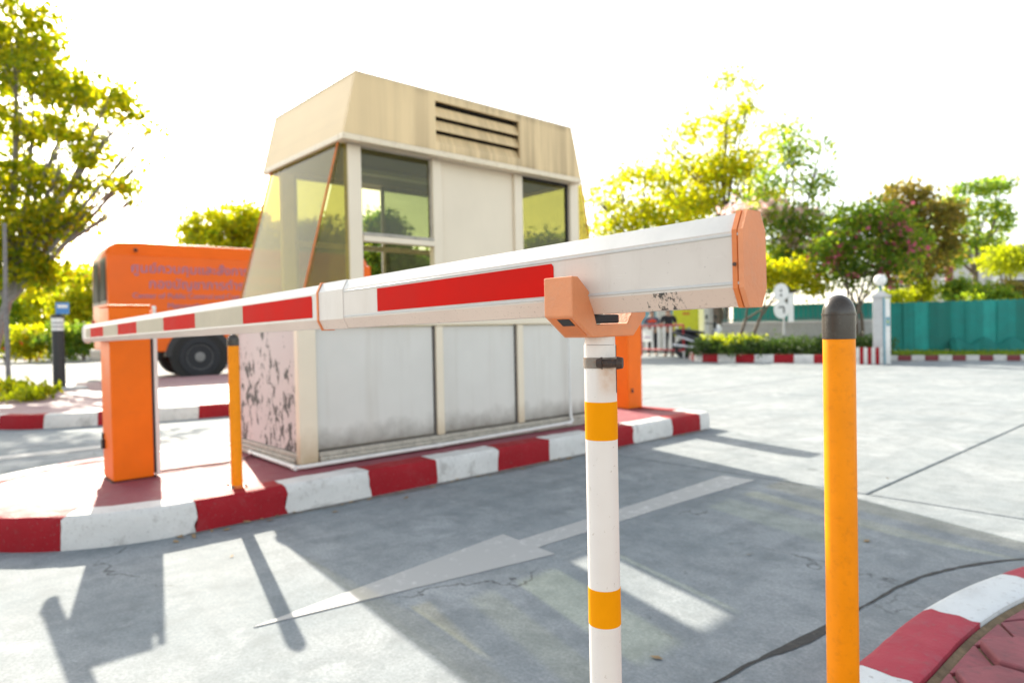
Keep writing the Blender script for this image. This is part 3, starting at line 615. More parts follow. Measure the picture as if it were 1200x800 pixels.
# ------------------------------------------------------------------ barrier gate cabinets
def cabinet(loc, w, d, h, label, with_hub):
    x, y, z = loc; c = root('barrier_cabinet', loc, label, 'barrier cabinet', 'orange barrier cabinets on the island')
    MB().box(x-w, x, y, y+d, z+0.004, z+h-0.012).build('housing', M['orange'], c, bevel=0.008, seg=3)
    MB().box(x-w-0.004, x+0.004, y-0.004, y+d+0.004, z+h-0.0115, z+h).build('lid', M['orange'], c, bevel=0.004)
    MB().box(x-w-0.012, x+0.006, y-0.010, y+d+0.010, z-0.002, z+0.0035).build('base_plate', M['black'], c)
    lk = MB(); lk.box(x-w+0.03, x-w+0.06, y-0.018, y-0.0005, z+0.17, z+0.225); lk.box(x-w+0.025, x-w+0.035, y-0.012, y-0.0005, z+0.225, z+0.26); lk.build('lock', M['black'], c, bevel=0.004)
    if with_hub:
        cv = MB().box(x-w+0.02, x+0.001, y+d+0.014, y+d+0.034, z+0.012, z+h-0.03).build('rear_cover', M['postwhite'], c, bevel=0.004)
        MB().lathe((x-0.012, y+d+0.024, z+h-0.031), [(0.008,0),(0.013,0.008),(0.013,0.02),(0.008,0.028)], 14).build('knob', M['white'], cv, smooth=True)
        MB().box(x-w+0.03, x-0.012, y+d+0.0005, y+d+0.013, z+0.02, z+h-0.06).build('seal', M['black'], c)  # black block filling the dark gap between housing and rear cover
        MB().lathe((-4.41, 0.846, 0.975), [(0.045,0),(0.045,0.014),(0.03,0.03)], 20, 'y').build('hub', M['steel'], c, smooth=True)
    else:
        MB().box(x+0.0005, x+0.012, y+0.04, y+0.062, z+0.16, z+0.20).build('door_latch', M['black'], c, bevel=0.003)
    return c
cabinet((-4.287,0.862,0.1465), 0.235, 0.208, 0.985, 'orange barrier cabinet near the island nose, carrying the boom', True)
cabinet((-4.20,5.285,0.1465), 0.235, 0.215, 0.985, 'orange barrier cabinet behind the white support post, past the booth', False)
# ------------------------------------------------------------------ the boom
A = Vector((-4.64,0.80,0.976)); B = Vector((-0.385,0.68,1.022)); AL = (B-A).length; ad = (B-A)/AL
an = Vector((ad.y, -ad.x, 0)).normalized()                 # towards the camera side
if an.y > 0: an = -an
au = ad.cross(an); au = au if au.z > 0 else -au
def ap(s_, n_, u_): return A + ad*s_ + an*n_ + au*u_
arm = root('barrier_boom', tuple(ap(0.23,-0.02,0)), 'long white boom with red reflective strips and orange end cap', 'barrier boom')
TH = 0.041
prof = [(0,-0.030),(0,0.030),(-0.0105,0.050),(-TH+0.0105,0.050),(-TH,0.030),(-TH,-0.030),(-TH+0.0105,-0.050),(-0.0105,-0.050)]
def section(s0, s1, g=0.0):
    mb = MB(); sc_ = lambda n_, u_: (n_+(g if n_ > -TH/2 else -g), u_*(1+g/0.05))
    l0 = [ap(s0, *sc_(*p)) for p in prof]; l1 = [ap(s1, *sc_(*p)) for p in prof]; n = len(prof)
    for i in range(n):
        mb.cur = {1: 1, 7: 2}.get(i, 0); j = (i+1) % n; mb.add([l0[i], l0[j], l1[j], l1[i]], [(0,1,2,3)])
    mb.cur = 0; mb.add(l0, [tuple(range(n-1,-1,-1))]); mb.add(l1, [tuple(range(n))])
    return mb
section(0.0, 3.205).build('inner_section', [M['arm'], M['armedge'], M['armlow']], arm)
section(3.195, 3.321, 0.0022).build('joint_sleeve', [M['arm'], M['armedge'], M['armlow']], arm)
section(3.3205, AL-0.006, 0.0012).build('outer_section', [M['arm'], M['armedge'], M['armlow']], arm)
section(3.1935, 3.2015, 0.0042).build('joint_band', M['plastd'], arm)
for u_ in (0.0245, -0.0285):                               # extrusion lips on the face
    mb = MB(); mb.hexa([ap(3.325,0.0011,u_),ap(AL,0.0011,u_),ap(AL,0.0011,u_+0.004),ap(3.325,0.0011,u_+0.004),ap(3.325,0.0026,u_+0.001),ap(AL,0.0026,u_+0.001),ap(AL,0.0026,u_+0.003),ap(3.325,0.0026,u_+0.003)]); mb.build('face_lip', M['armedge'], arm)
mb = section(-0.012, 0.004, 0.003); mb.build('end_cap', M['arm'], arm)
def film(name, s0, s1, u0, u1, mat, g):
    c = 0.004; pts = [(s0,u0),(s1,u0),(s1,u1-c),(s1-c,u1),(s0,u1)]
    mb = MB(); k = len(pts); mb.add([ap(a, g, b) for a, b in pts]+[ap(a, g+0.0006, b) for a, b in pts], [tuple(range(k-1,-1,-1)), tuple(range(k,2*k))]+[(i,(i+1)%k,k+(i+1)%k,k+i) for i in range(k)]); mb.build(name, M[mat], arm)
reds = [(0.25,0.62),(0.985,1.375),(1.827,2.238),(2.70,3.162)]
for a, b in reds: film('red_strip', a, b, -0.024, 0.0262, 'sred', 0.0003)
for (a, b) in ((0.10,0.249),(0.621,0.984),(1.376,1.826),(2.239,2.699)): film('cream_strip', a, b, -0.024, 0.0262, 'sbeige', 0.0003)
film('red_strip', 3.467, 3.967, -0.0225, 0.0225, 'sred', 0.0014)
cap = section(AL-0.008, AL-0.002, 0.0030); e_ = cap.build('end_cap', M['plastd'], arm, bevel=0.001)
section(AL-0.002, AL-0.0005, 0.0015).build('cap_groove', M['plastd'], e_)
section(AL-0.0005, AL+0.0055, 0.0028).build('cap_plate', M['plasto'], e_, bevel=0.002)
MB().lathe(tuple(ap(AL-0.005,0.0030,-0.006)), [(0.0022,-0.0015),(0.0022,0.001)], 10, 'y').build('screw', M['rust'], e_)

# ------------------------------------------------------------------ support post with fork
PXY = (-0.632, 0.733)
po = root('support_post', (*PXY, 0.12), 'white round support post with two amber bands and an orange fork', 'support post')
lx, ly = PXY; LEAN = 0.0
MB().lathe((lx,ly,0), [(0.0225,0.13),(0.0225,0.926)], 40).build('tube', M['postwhite'], po, smooth=True)
MB().lathe((lx,ly,0), [(0.0213,0.9265),(0.0213,0.945)], 40).build('inner_tube', M['postwhite'], po, smooth=True)
for z0, z1 in ((0.794,0.847),(0.533,0.585)): MB().lathe((lx,ly,0), [(0.0226,z0),(0.0229,z0+0.0003),(0.0229,z1-0.0003),(0.0226,z1)], 40).build('reflective_band', M['syellow'], po, smooth=True)
cl = MB().lathe((lx,ly,0), [(0.0227,0.894),(0.0237,0.8942),(0.0237,0.9088),(0.0227,0.909)], 40).build('hose_clamp', M['steel'], po, smooth=True)
br = Vector((AX_R[0], AX_R[1], 0)).normalized(); bf = Vector((AX_F[0], AX_F[1], 0)).normalized()
bc = Vector((lx,ly,0.9015)) + Vector((0.55,-0.36,0)).normalized()*0.025
bd = Vector((0.80,0.45,0)).normalized()
MB().tube([bc-bd*0.009, bc+bd*0.016, bc+bd*0.0165, bc+bd*0.024], [0.0055,0.0060,0.0092,0.0075], 10).build('bolt', M['rust'], cl, smooth=True)
MB().tube([bc-bd*0.012, bc-bd*0.004], [0.006,0.0085], 8).build('nut', M['rust'], cl)
MB().box(lx-0.03, lx+0.03, ly-0.03, ly+0.03, 0.12, 0.134).build('foot_plate', M['steel'], po, bevel=0.002)
# slot in the tube, on the right as seen from the road side
sd = (br*0.93 - bf*0.36).normalized(); sp = Vector((-sd.y, sd.x, 0))
q = Vector((lx,ly,0)) + sd*0.0218
MB().hexa([q-sp*0.0012+Vector((0,0,0.859)), q+sp*0.0012+Vector((0,0,0.859)), q+sp*0.0012+sd*0.0012+Vector((0,0,0.859)), q-sp*0.0012+sd*0.0012+Vector((0,0,0.859)), q-sp*0.0012+Vector((0,0,0.926)), q+sp*0.0012+Vector((0,0,0.926)), q+sp*0.0012+sd*0.0012+Vector((0,0,0.926)), q-sp*0.0012+sd*0.0012+Vector((0,0,0.926))]).build('slot', M['dark'], po)
# fork: U profile across the boom, extruded along it
FX0, FX1 = -0.660, -0.608
outerp = [(0.652,1.018),(0.652,0.966),(0.690,0.937),(0.779,0.938),(0.808,0.966),(0.808,1.018)]
innerp = [(0.795,1.018),(0.795,0.985),(0.768,0.966),(0.697,0.966),(0.684,1.000),(0.655,1.018)]
innerp = [(0.790,1.018),(0.790,0.990),(0.766,0.9555),(0.700,0.954),(0.686,0.9985),(0.664,1.018)]
fk = MB(); pr_ = outerp + innerp; k = len(pr_)
bot = [(FX1,a,b) for a,b in pr_]; top = [(FX0,a,b) for a,b in pr_]
quads = [(0,1,10,11),(1,2,9,10),(2,3,8,9),(3,4,7,8),(4,5,6,7)]
fk.add(bot+top, [tuple(q_) for q_ in quads]+[tuple(k+i for i in q_[::-1]) for q_ in quads]+[(i,(i+1)%k,k+(i+1)%k,k+i) for i in range(k)])
fo = fk.build('fork', M['plasto'], po, bevel=0.0016)
MB().box(FX0-0.002, FX1-0.012, 0.702, 0.762, 0.9562, 0.9685).build('rubber_pad', M['rubber'], fo, bevel=0.002)
def slope_plate(name, x0, x1, t0, t1, mat, out):           # plate on the sloping underside of the near prong
    f_ = lambda t, o: (0.652+0.038*t-0.606*o, 0.966-0.029*t-0.795*o)
    a, b, c, d = f_(t0,out), f_(t1,out), f_(t1,-0.001), f_(t0,-0.001)
    MB().hexa([(x0,*b),(x1,*b),(x1,*c),(x0,*c),(x0,*a),(x1,*a),(x1,*d),(x0,*d)]).build(name, M[mat], fo)
slope_plate('underside', FX0+0.006, FX1-0.006, 0.10, 0.90, 'plastd', 0.0006)
slope_plate('hollow', FX0+0.020, FX1-0.010, 0.12, 0.42, 'rubber', 0.0012)  # dark plate laid on the slope, imitating the shaded hollow of the prong
# ------------------------------------------------------------------ yellow bollards
def bollard(loc, r, h, caph, label, tab=False):
    x, y, z = loc; b = root('bollard', loc, label, 'bollard', 'yellow steel bollards')
    MB().lathe((x,y,z), [(r,0.004),(r,h-caph)], 40).build('tube', M['yellow'], b, smooth=True)
    rc = r+0.0009; c = [(rc,h-caph+0.0005),(rc*1.0,h-caph+0.003),(rc,h-rc*1.25)] + [(rc*math.cos(a), h-rc*1.25+rc*1.25*math.sin(a)) for a in np.linspace(0.15, 1.5, 9)]
    cp = MB().lathe((x,y,z), c, 40).build('cap', M['capgrey'], b, smooth=True)
    MB().lathe((x,y,z), [(rc+0.0007,h-rc*1.25-0.002),(rc+0.0009,h-rc*1.25),(rc+0.0007,h-rc*1.25+0.002)], 40).build('cap_rim', M['capgrey'], cp, smooth=True)
    fl = MB().lathe((x,y,z), [(r+0.032,0.0),(r+0.032,0.006),(r+0.004,0.008),(r+0.001,0.014)], 32).build('base_flange', M['plastd'], b, smooth=True)
    for a in range(4):
        MB().lathe((x+(r+0.02)*math.cos(a*1.57+0.78), y+(r+0.02)*math.sin(a*1.57+0.78), z+0.006), [(0.008,0),(0.008,0.009),(0.004,0.013)], 8).build('anchor_bolt', M['steel'], fl)
    if tab:
        d = br; p = Vector((x,y,z+h-caph*0.52)) + d*(r+0.0012)
        MB().box(p.x-0.004,p.x+0.004,p.y-0.004,p.y+0.004,p.z-0.012,p.z+0.006).build('cap_tab', M['capgrey'], cp, bevel=0.002)
    return b
bollard((-0.505,1.219,0.128), 0.0262, 0.871, 0.077, 'large yellow bollard with dark domed cap, nearest on the paving', True)
bollard((-3.656,1.308,0.1465), 0.0287, 0.812, 0.065, 'thin yellow bollard on the island between orange cabinet and booth')

# ------------------------------------------------------------------ black bollard lamp
p = on_ground(70, 457, 0.146)
bl = root('bollard_lamp', tuple(p), 'black bollard lamp with glass head and blue sign on the far pavement', 'bollard lamp')
MB().box(p.x-0.22,p.x+0.22,p.y-0.35,p.y+0.35,p.z-0.02,p.z+0.05).build('footing', M['wallgrey'], bl, bevel=0.03)
MB().lathe((p.x,p.y,p.z), [(0.085,0.045),(0.085,0.93)], 24).build('column', M['black'], bl, smooth=True)
MB().lathe((p.x,p.y,p.z), [(0.082,0.931),(0.082,1.13)], 24).build('glass_head', M['globe'], bl, smooth=True)
for z in (0.99, 1.05): MB().lathe((p.x,p.y,p.z), [(0.0835,z),(0.096,z-0.004),(0.096,z),(0.0835,z+0.008)], 24).build('louvre_ring', M['black'], bl, smooth=True)
MB().lathe((p.x,p.y,p.z), [(0.098,1.131),(0.098,1.165),(0.03,1.19)], 24).build('cap', M['black'], bl, smooth=True)
sg = MB().box(p.x-0.005,p.x+0.005,p.y-0.02,p.y+0.16,p.z+1.19,p.z+1.37).build('sign_plate', M['bluesign'], bl)
MB().box(p.x+0.0055,p.x+0.007,p.y+0.0,p.y+0.14,p.z+1.285,p.z+1.335).build('sign_symbol', M['white'], sg)

# ------------------------------------------------------------------ lettering
def text_mesh(name, body, size, mat, parent, mat4, align='LEFT', depth=0.002):
    cu = bpy.data.curves.new(name, 'FONT'); cu.body = body; cu.size = size; cu.align_x = align; cu.extrude = depth
    to = bpy.data.objects.new(name, cu); col.objects.link(to)
    bpy.context.view_layer.update()
    me = bpy.data.meshes.new_from_object(to.evaluated_get(bpy.context.evaluated_depsgraph_get()))
    bpy.data.objects.remove(to); me.transform(mat4 if not parent else Matrix.Translation(-Vector(ORIGIN[parent.name])) @ mat4)
    me.materials.clear(); me.materials.append(mat)
    o = bpy.data.objects.new(name, me); col.objects.link(o); o.parent = parent
    if parent: ORIGIN[o.name] = ORIGIN[parent.name]
    return o
def frame(origin, right, normal):
    r_ = Vector(right).normalized(); n_ = Vector(normal).normalized(); u_ = n_.cross(r_)
    m_ = Matrix.Identity(4)
    for i in range(3): m_[i][0], m_[i][1], m_[i][2], m_[i][3] = r_[i], u_[i], n_[i], origin[i]
    return m_

# ------------------------------------------------------------------ orange bus
BD = Vector((math.sin(R(3.0)), math.cos(R(3.0)), 0)); BN = Vector((BD.y, -BD.x, 0))   # along, towards the camera
BW = Vector((-16.42, 5.12, 0)); BO = BW - BD*1.80                                       # rear near corner on the ground
bus = root('bus', tuple(BO), 'orange bus with blue lettering parked behind the far pavement', 'bus')
def bp(s_, n_, z): return BO + BD*s_ + BN*n_ + Vector((0,0,z))
LB, WB = 6.2, 2.15
def sect(s_, ins, zt):
    pts = [(0-ins*0.3,0.62),(0-ins*0.3,1.05),(0,1.1),(-0.02-ins*0.1,2.0),(-0.05-ins*0.2,2.72),(-0.09-ins*0.3,2.74),(-0.20-ins*0.4,zt-0.03),(-0.42-ins*0.5,zt)]
    l = [bp(s_, n_, z) for n_, z in pts]; l += [bp(s_, -WB-n_, z) for n_, z in pts[::-1]]; return l
bd_ = MB(); bd_.loft([sect(0.0,0.10,2.78), sect(0.06,0.04,2.92), sect(0.22,0.0,3.03), sect(0.6,0,3.06), sect(LB-0.5,0,3.06), sect(LB-0.1,0.05,2.95), sect(LB,0.2,2.8)])
body = bd_.build('body', M['bus_orange'], bus, smooth=True)
MB().hexa([bp(0.5,-0.105,2.735),bp(LB-0.3,-0.105,2.735),bp(LB-0.3,-0.07,2.735),bp(0.5,-0.07,2.735),bp(0.5,-0.105,2.765),bp(LB-0.3,-0.105,2.765),bp(LB-0.3,-0.085,2.765),bp(0.5,-0.085,2.765)]).build('gutter', M['bus_orange'], body)
# rear windows
for a, b in ((-0.20,-0.95), (-1.15,-1.92)):
    MB().hexa([bp(-0.03,a,1.75),bp(-0.03,b,1.75),bp(0.03,b,1.75),bp(0.03,a,1.75),bp(-0.006,a,2.62),bp(-0.006,b,2.62),bp(0.05,b,2.62),bp(0.05,a,2.62)]).build('rear_window', M['glassdark'], bus)
    fr_ = MB().hexa([bp(-0.012,a+0.05,1.68),bp(-0.012,b-0.05,1.68),bp(0.03,b-0.05,1.68),bp(0.03,a+0.05,1.68),bp(0.0,a+0.05,2.69),bp(0.0,b-0.05,2.69),bp(0.05,b-0.05,2.69),bp(0.05,a+0.05,2.69)]).build('window_seal', M['black'], bus)
MB().hexa([bp(-0.10,-0.05,0.45),bp(-0.10,-WB+0.05,0.45),bp(0.1,-WB+0.05,0.45),bp(0.1,-0.05,0.45),bp(-0.10,-0.05,0.68),bp(-0.10,-WB+0.05,0.68),bp(0.1,-WB+0.05,0.68),bp(0.1,-0.05,0.68)]).build('rear_bumper', M['black'], bus, bevel=0.03)
for n_ in (-0.12, -WB+0.12): MB().box(*(lambda c: (c.x-0.05,c.x+0.05,c.y-0.03,c.y+0.02,0.95,1.35))(bp(-0.02,n_,0))).build('tail_light', M['red'], bus)
MB().tube([bp(0.55,-0.03,2.85), bp(0.55,0.0,2.83)], 0.04, 10).build('marker_lamp', M['black'], bus)
# wheels and arches
for s_, n_ in ((1.80,0.035), (LB-1.1,0.035), (1.80,-WB+0.28), (LB-1.1,-WB+0.28)):
    c = bp(s_, n_, 0.47); ax = BN
    def ring(r0, o): return [c + BN*o + (BD*math.cos(2*math.pi*k/28) + Vector((0,0,1))*math.sin(2*math.pi*k/28))*r0 for k in range(28)]
    w_ = MB().loft([ring(0.30,-0.26), ring(0.44,-0.25), ring(0.47,-0.21), ring(0.47,-0.05), ring(0.44,-0.005), ring(0.33,0.005), ring(0.29,-0.03)]).build('wheel', M['rubber'], bus, smooth=True)
    MB().loft([ring(0.288,-0.10), ring(0.285,-0.028), ring(0.26,-0.035), ring(0.20,-0.09), ring(0.13,-0.09), ring(0.11,-0.02), ring(0.06,-0.01)]).build('rim', M['roofgrey'], w_, smooth=True)
    if n_ > -1:
        ar = MB(); top = []; bot_ = []
        for k in range(17):
            a = math.pi*k/16; top.append((0.72*math.cos(a), 0.5+0.68*math.sin(a))); bot_.append((0.60*math.cos(a), 0.5+0.56*math.sin(a)))
        pts_ = top + bot_[::-1]; k = len(pts_)
        def P_(t, o): return bp(s_+t[0], o, t[1])
        vs_ = [P_(t, 0.012) for t in pts_]+[P_(t, -0.15) for t in pts_]
        ar.add(vs_, [(i,i+1,k-2-i,k-1-i) for i in range(16)]+[(k+k-1-i,k+k-2-i,k+i+1,k+i) for i in range(16)]+[(i,(i+1)%k,k+(i+1)%k,k+i) for i in range(k)])
        ar.build('wheel_arch', M['black'], bus)
        dsc = MB(); dsc.loft([[bp(s_+0.64*math.cos(2*math.pi*q_/32), o, 0.5+0.6*math.sin(2*math.pi*q_/32)) for q_ in range(32)] for o in (-0.03, 0.004)]); dsc.build('arch_well', M['dark'], bus)  # dark disc on the body side, standing in for the shaded wheel recess
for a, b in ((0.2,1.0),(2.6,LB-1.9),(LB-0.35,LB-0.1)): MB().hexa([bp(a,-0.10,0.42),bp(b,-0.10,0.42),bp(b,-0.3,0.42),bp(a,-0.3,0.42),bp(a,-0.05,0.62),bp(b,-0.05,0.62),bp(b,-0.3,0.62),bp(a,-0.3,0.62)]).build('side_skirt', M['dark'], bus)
MB().hexa([bp(0.85,0.0,0.96),bp(1.25,0.0,0.98),bp(1.25,-0.03,0.98),bp(0.85,-0.03,0.96),bp(0.85,0.012,0.985),bp(1.25,0.012,1.005),bp(1.25,-0.03,1.005),bp(0.85,-0.03,0.985)]).build('side_handle', M['black'], bus)
upv = Vector((0,0,1)) 
def words(body, s_, z, size):
    """each word its own mesh, set one after the other along the side"""
    x = s_
    for wd in body.split(' '):
        o = text_mesh('lettering', wd, size, M['bluetext'], bus, frame(bp(x, 0.012-0.025*(z-1.1), z), BD, BN))
        co = [BD.dot(v.co) for v in o.data.vertices]; x += (max(co)-min(co)) + size*0.28
for row in (('ศูนย์ควบคุมและสั่งการจราจรทางบก', 0.44, 2.36, 0.285), ('กองบัญชาการตำรวจนครบาล', 0.78, 2.02, 0.285), ('Center of Public Control and Command', 0.46, 1.80, 0.165), ('Metropolitan Police', 1.15, 1.58, 0.165)): words(*row)

# ------------------------------------------------------------------ trees and plants
def leaves(pts, size, asp=0.55, droop=0.35, seed=0):
    """one mesh of small folded leaves: pts (n,3)"""
    r_ = np.random.default_rng(seed); n = len(pts)
    d = r_.normal(size=(n,3)); d[:,2] -= droop; d /= np.linalg.norm(d, axis=1)[:,None]
    a = r_.normal(size=(n,3)); s_ = np.cross(d, a); s_ /= np.linalg.norm(s_, axis=1)[:,None]; u = np.cross(s_, d)
    L = (size*r_.uniform(0.6, 1.3, n))[:,None]; W = L*asp*0.5
    tip = pts + d*L; m1 = pts + d*L*0.45 + s_*W + u*W*0.25; m2 = pts + d*L*0.45 - s_*W + u*W*0.25
    v = np.stack([pts, m1, tip, m2], 1).reshape(-1,3); f = np.arange(4*n).reshape(n,4)
    return v, f
def leaf_object(name, pts, size, mat, parent, asp=0.55, droop=0.35, seed=0):
    v, f = leaves(pts, size, asp, droop, seed); off = np.array(ORIGIN.get(parent.name, (0,0,0))) if parent else 0
    me = bpy.data.meshes.new(name); n = len(f)
    me.vertices.add(len(v)); me.vertices.foreach_set('co', (v-off).astype(np.float32).ravel())
    me.loops.add(4*n); me.loops.foreach_set('vertex_index', f.ravel().astype(np.int32)); me.polygons.add(n)
    me.polygons.foreach_set('loop_start', np.arange(0, 4*n, 4, dtype=np.int32)); me.materials.append(mat); me.update(); me.validate()
    o = bpy.data.objects.new(name, me); col.objects.link(o)
    if parent: o.parent = parent; ORIGIN[o.name] = ORIGIN[parent.name]
    return o
def cloud(blobs, n, clump=0.22, per=22, seed=0):
    """points in clumps through the given ellipsoids (centre, (rx,ry,rz), weight)"""
    r_ = np.random.default_rng(seed); w = np.array([b[2]*(b[1][0]*b[1][1]*b[1][2])**0.66 for b in blobs]); w = w/w.sum(); out = []
    for b, q in zip(blobs, w):
        k = max(1, int(n*q/per)); d = r_.normal(size=(k,3)); d /= np.linalg.norm(d, axis=1)[:,None]
        c = np.array(b[0]) + d*np.array(b[1])*(r_.uniform(0.12, 1.0, k)**0.45)[:,None]
        out.append((c[:,None,:] + r_.normal(size=(k,per,3))*clump*r_.uniform(0.5,1.3,(k,1,1))*np.array([1,1,0.7])).reshape(-1,3))
    return np.concatenate(out)
def tree(name, label, base, blobs, nleaf, size, leaf, bark='bark', tr=0.10, fork=0.45, group=None, clump=0.22, per=22, seed=0, cat='tree', flowers=None, lean=(0,0), stems=1, asp=0.55, wash=None):
    base = Vector(base); t = root(name, tuple(base), label, cat, group)
    cz = sum(b[0][2] for b in blobs)/len(blobs); cxy = Vector((sum(b[0][0] for b in blobs)/len(blobs), sum(b[0][1] for b in blobs)/len(blobs), cz))
    mb = MB(); r_ = random.Random(seed)
    for q in range(stems):
        off = Vector((r_.uniform(-1,1), r_.uniform(-1,1), 0))*0.25*(stems > 1)
        fk_ = base.lerp(cxy, fork) + Vector((lean[0], lean[1], 0)) + off*2; mid = base.lerp(fk_, 0.5) + Vector((r_.uniform(-.08,.08), r_.uniform(-.08,.08), 0)) + off
        mb.tube([base+off*0.4-Vector((0,0,0.1)), base+off*0.5+Vector((0,0,0.12)), mid, fk_], [tr*1.35, tr*1.1, tr*0.9, tr*0.75], 9)
        for i, b in enumerate(blobs):
            if i % stems != q: continue
            e = Vector(b[0]); m1 = fk_.lerp(e, 0.5) + Vector((r_.uniform(-.2,.2), r_.uniform(-.2,.2), 0.15)); mb.tube([fk_-(fk_-mid)*0.05, m1, e], [tr*0.55, tr*0.36, tr*0.10], 7)
            for _ in range(5):
                d = Vector((r_.gauss(0,1), r_.gauss(0,1), r_.gauss(0.2,0.7))).normalized(); p0 = m1.lerp(e, r_.uniform(0.1,0.9)); p1 = e + Vector((d.x*b[1][0], d.y*b[1][1], d.z*b[1][2]))*0.8
                mb.tube([p0, p0.lerp(p1,0.5)+Vector((0,0,0.06)), p1], [tr*0.2, tr*0.12, tr*0.04], 5)
    mb.build('trunk', M[bark], t, smooth=True)
    if wash: MB().tube([base-Vector((0,0,0.05)), base+Vector((0,0,wash))], [tr*1.4, tr*1.2], 10).build('whitewash_band', M['whitewash'], t, smooth=True)
    cr = leaf_object('crown', cloud(blobs, nleaf, clump, per, seed), size, M[leaf], t, asp=asp, seed=seed)
    if flowers:
        fm, fn, fs, fb = flowers; leaf_object('blossoms', cloud(fb or blobs, fn, clump*0.7, 8, seed+50), fs, M[fm], cr, asp=0.9, seed=seed+9)
    return t
def B3(px, py, d, rx, ry, rz, w=1.0): return (tuple(at(px, py, d)), (rx, ry, rz), w)
# left tree and the thin pole before it
D = 16.0
def ground_under(px, d): q = at(px, 400, d); return (q.x, q.y, 0.0)
K_ = D/12.0
lt = [(-40,40,1.5,1.5,0.9,1.0), (20,55,0.6,0.8,0.5,0.9), (40,90,0.8,0.9,0.40,1.0), (90,112,0.6,0.7,0.30,1.1), (128,118,0.45,0.45,0.20,1.3), (152,132,0.20,0.25,0.14,1.3), (178,150,0.13,0.13,0.07,1.4), (170,187,0.12,0.1,0.05,0.5), (-30,150,1.0,1.0,0.6,0.9), (40,146,0.7,0.8,0.24,1.0), (95,158,0.45,0.5,0.16,1.1), (112,190,0.40,0.45,0.20,1.2), (138,218,0.28,0.3,0.18,1.4), (158,236,0.10,0.1,0.05,1.1), (70,212,0.55,0.6,0.28,1.1),
      (15,205,0.8,0.9,0.45,1.1), (75,252,0.55,0.6,0.32,1.4), (20,265,0.9,0.9,0.5,1.4), (5,315,0.85,0.8,0.40,1.6), (55,318,0.42,0.5,0.33,1.6), (-60,250,1.2,1.2,1.0,1.2), (20,15,0.5,0.6,0.3,0.8)]
tree('broadleaf_tree', 'large golden green tree leaning in at the left edge', ground_under(-22,D),
     [B3(px,py,D,a*K_,b*K_,c*K_,w) for px,py,a,b,c,w in lt], 18500, 0.18, 'leaf_gold', 'barkgrey', 0.13, 0.34, clump=0.16, per=18, seed=3, asp=0.6)
tb = on_ground(10, 447, 0.17); pq = root('thin_pole', tuple(tb), 'thin grey pole at the left edge in the planting bed', 'pole')
MB().tube([tb-Vector((0,0,0.05)), tb+Vector((-0.01,0,1.4)), tb+Vector((-0.02,0.02,2.9))], [0.042,0.038,0.03], 10).build('shaft', M['barkgrey'], pq, smooth=True)
MB().lathe(tuple(tb+Vector((-0.02,0.02,2.9))), [(0.034,0),(0.034,0.03),(0.012,0.05)], 10).build('cap', M['roofgrey'], pq, smooth=True)
# trees beyond the bus
def ground_under(px, d): q = at(px, 400, d); return (q.x, q.y, 0.0)
D = 30
tree('broadleaf_tree', 'yellow green tree rising above the orange bus', ground_under(262,D),
     [B3(240,265,D,0.8,0.9,0.75), B3(280,258,D,1.1,1.1,0.8), B3(300,275,D,0.9,0.9,0.7), B3(225,275,D,0.5,0.6,0.35), B3(262,300,D,1.6,1.6,1.2)], 7000, 0.26, 'leaf_yellow', 'bark', 0.16, 0.6, clump=0.26, seed=5, group='trees seen behind the booth')
D = 26
tree('broadleaf_tree', 'rounded dark green tree seen through the booth windows', ground_under(455,D),
     [B3(446,278,D,0.9,1.0,0.9), B3(468,308,D,1.2,1.3,0.8), B3(425,318,D,1.2,1.2,0.7), B3(500,325,D,1.2,1.2,0.5)], 8000, 0.25, 'leaf_fresh', 'bark', 0.15, 0.5, clump=0.25, seed=6, group='trees seen behind the booth')
D = 28
tree('broadleaf_tree', 'golden green tree behind the slanted booth glass', ground_under(360,D),
     [B3(345,285,D,1.2,1.2,1.0), B3(380,282,D,1.1,1.1,0.9), B3(335,318,D,1.3,1.4,1.0), B3(395,320,D,1.3,1.3,1.0)], 8000, 0.26, 'leaf_yellow', 'bark', 0.15, 0.5, clump=0.25, seed=7, group='trees seen behind the booth')
D = 24
tree('broadleaf_tree', 'green tree seen through the far booth window', ground_under(640,D),
     [B3(640,298,D,1.1,1.1,0.6), B3(615,310,D,1.1,1.1,0.6), B3(665,312,D,1.0,1.0,0.6)], 6000, 0.24, 'leaf_fresh', 'bark', 0.13, 0.5, clump=0.25, seed=8, group='trees seen behind the booth')
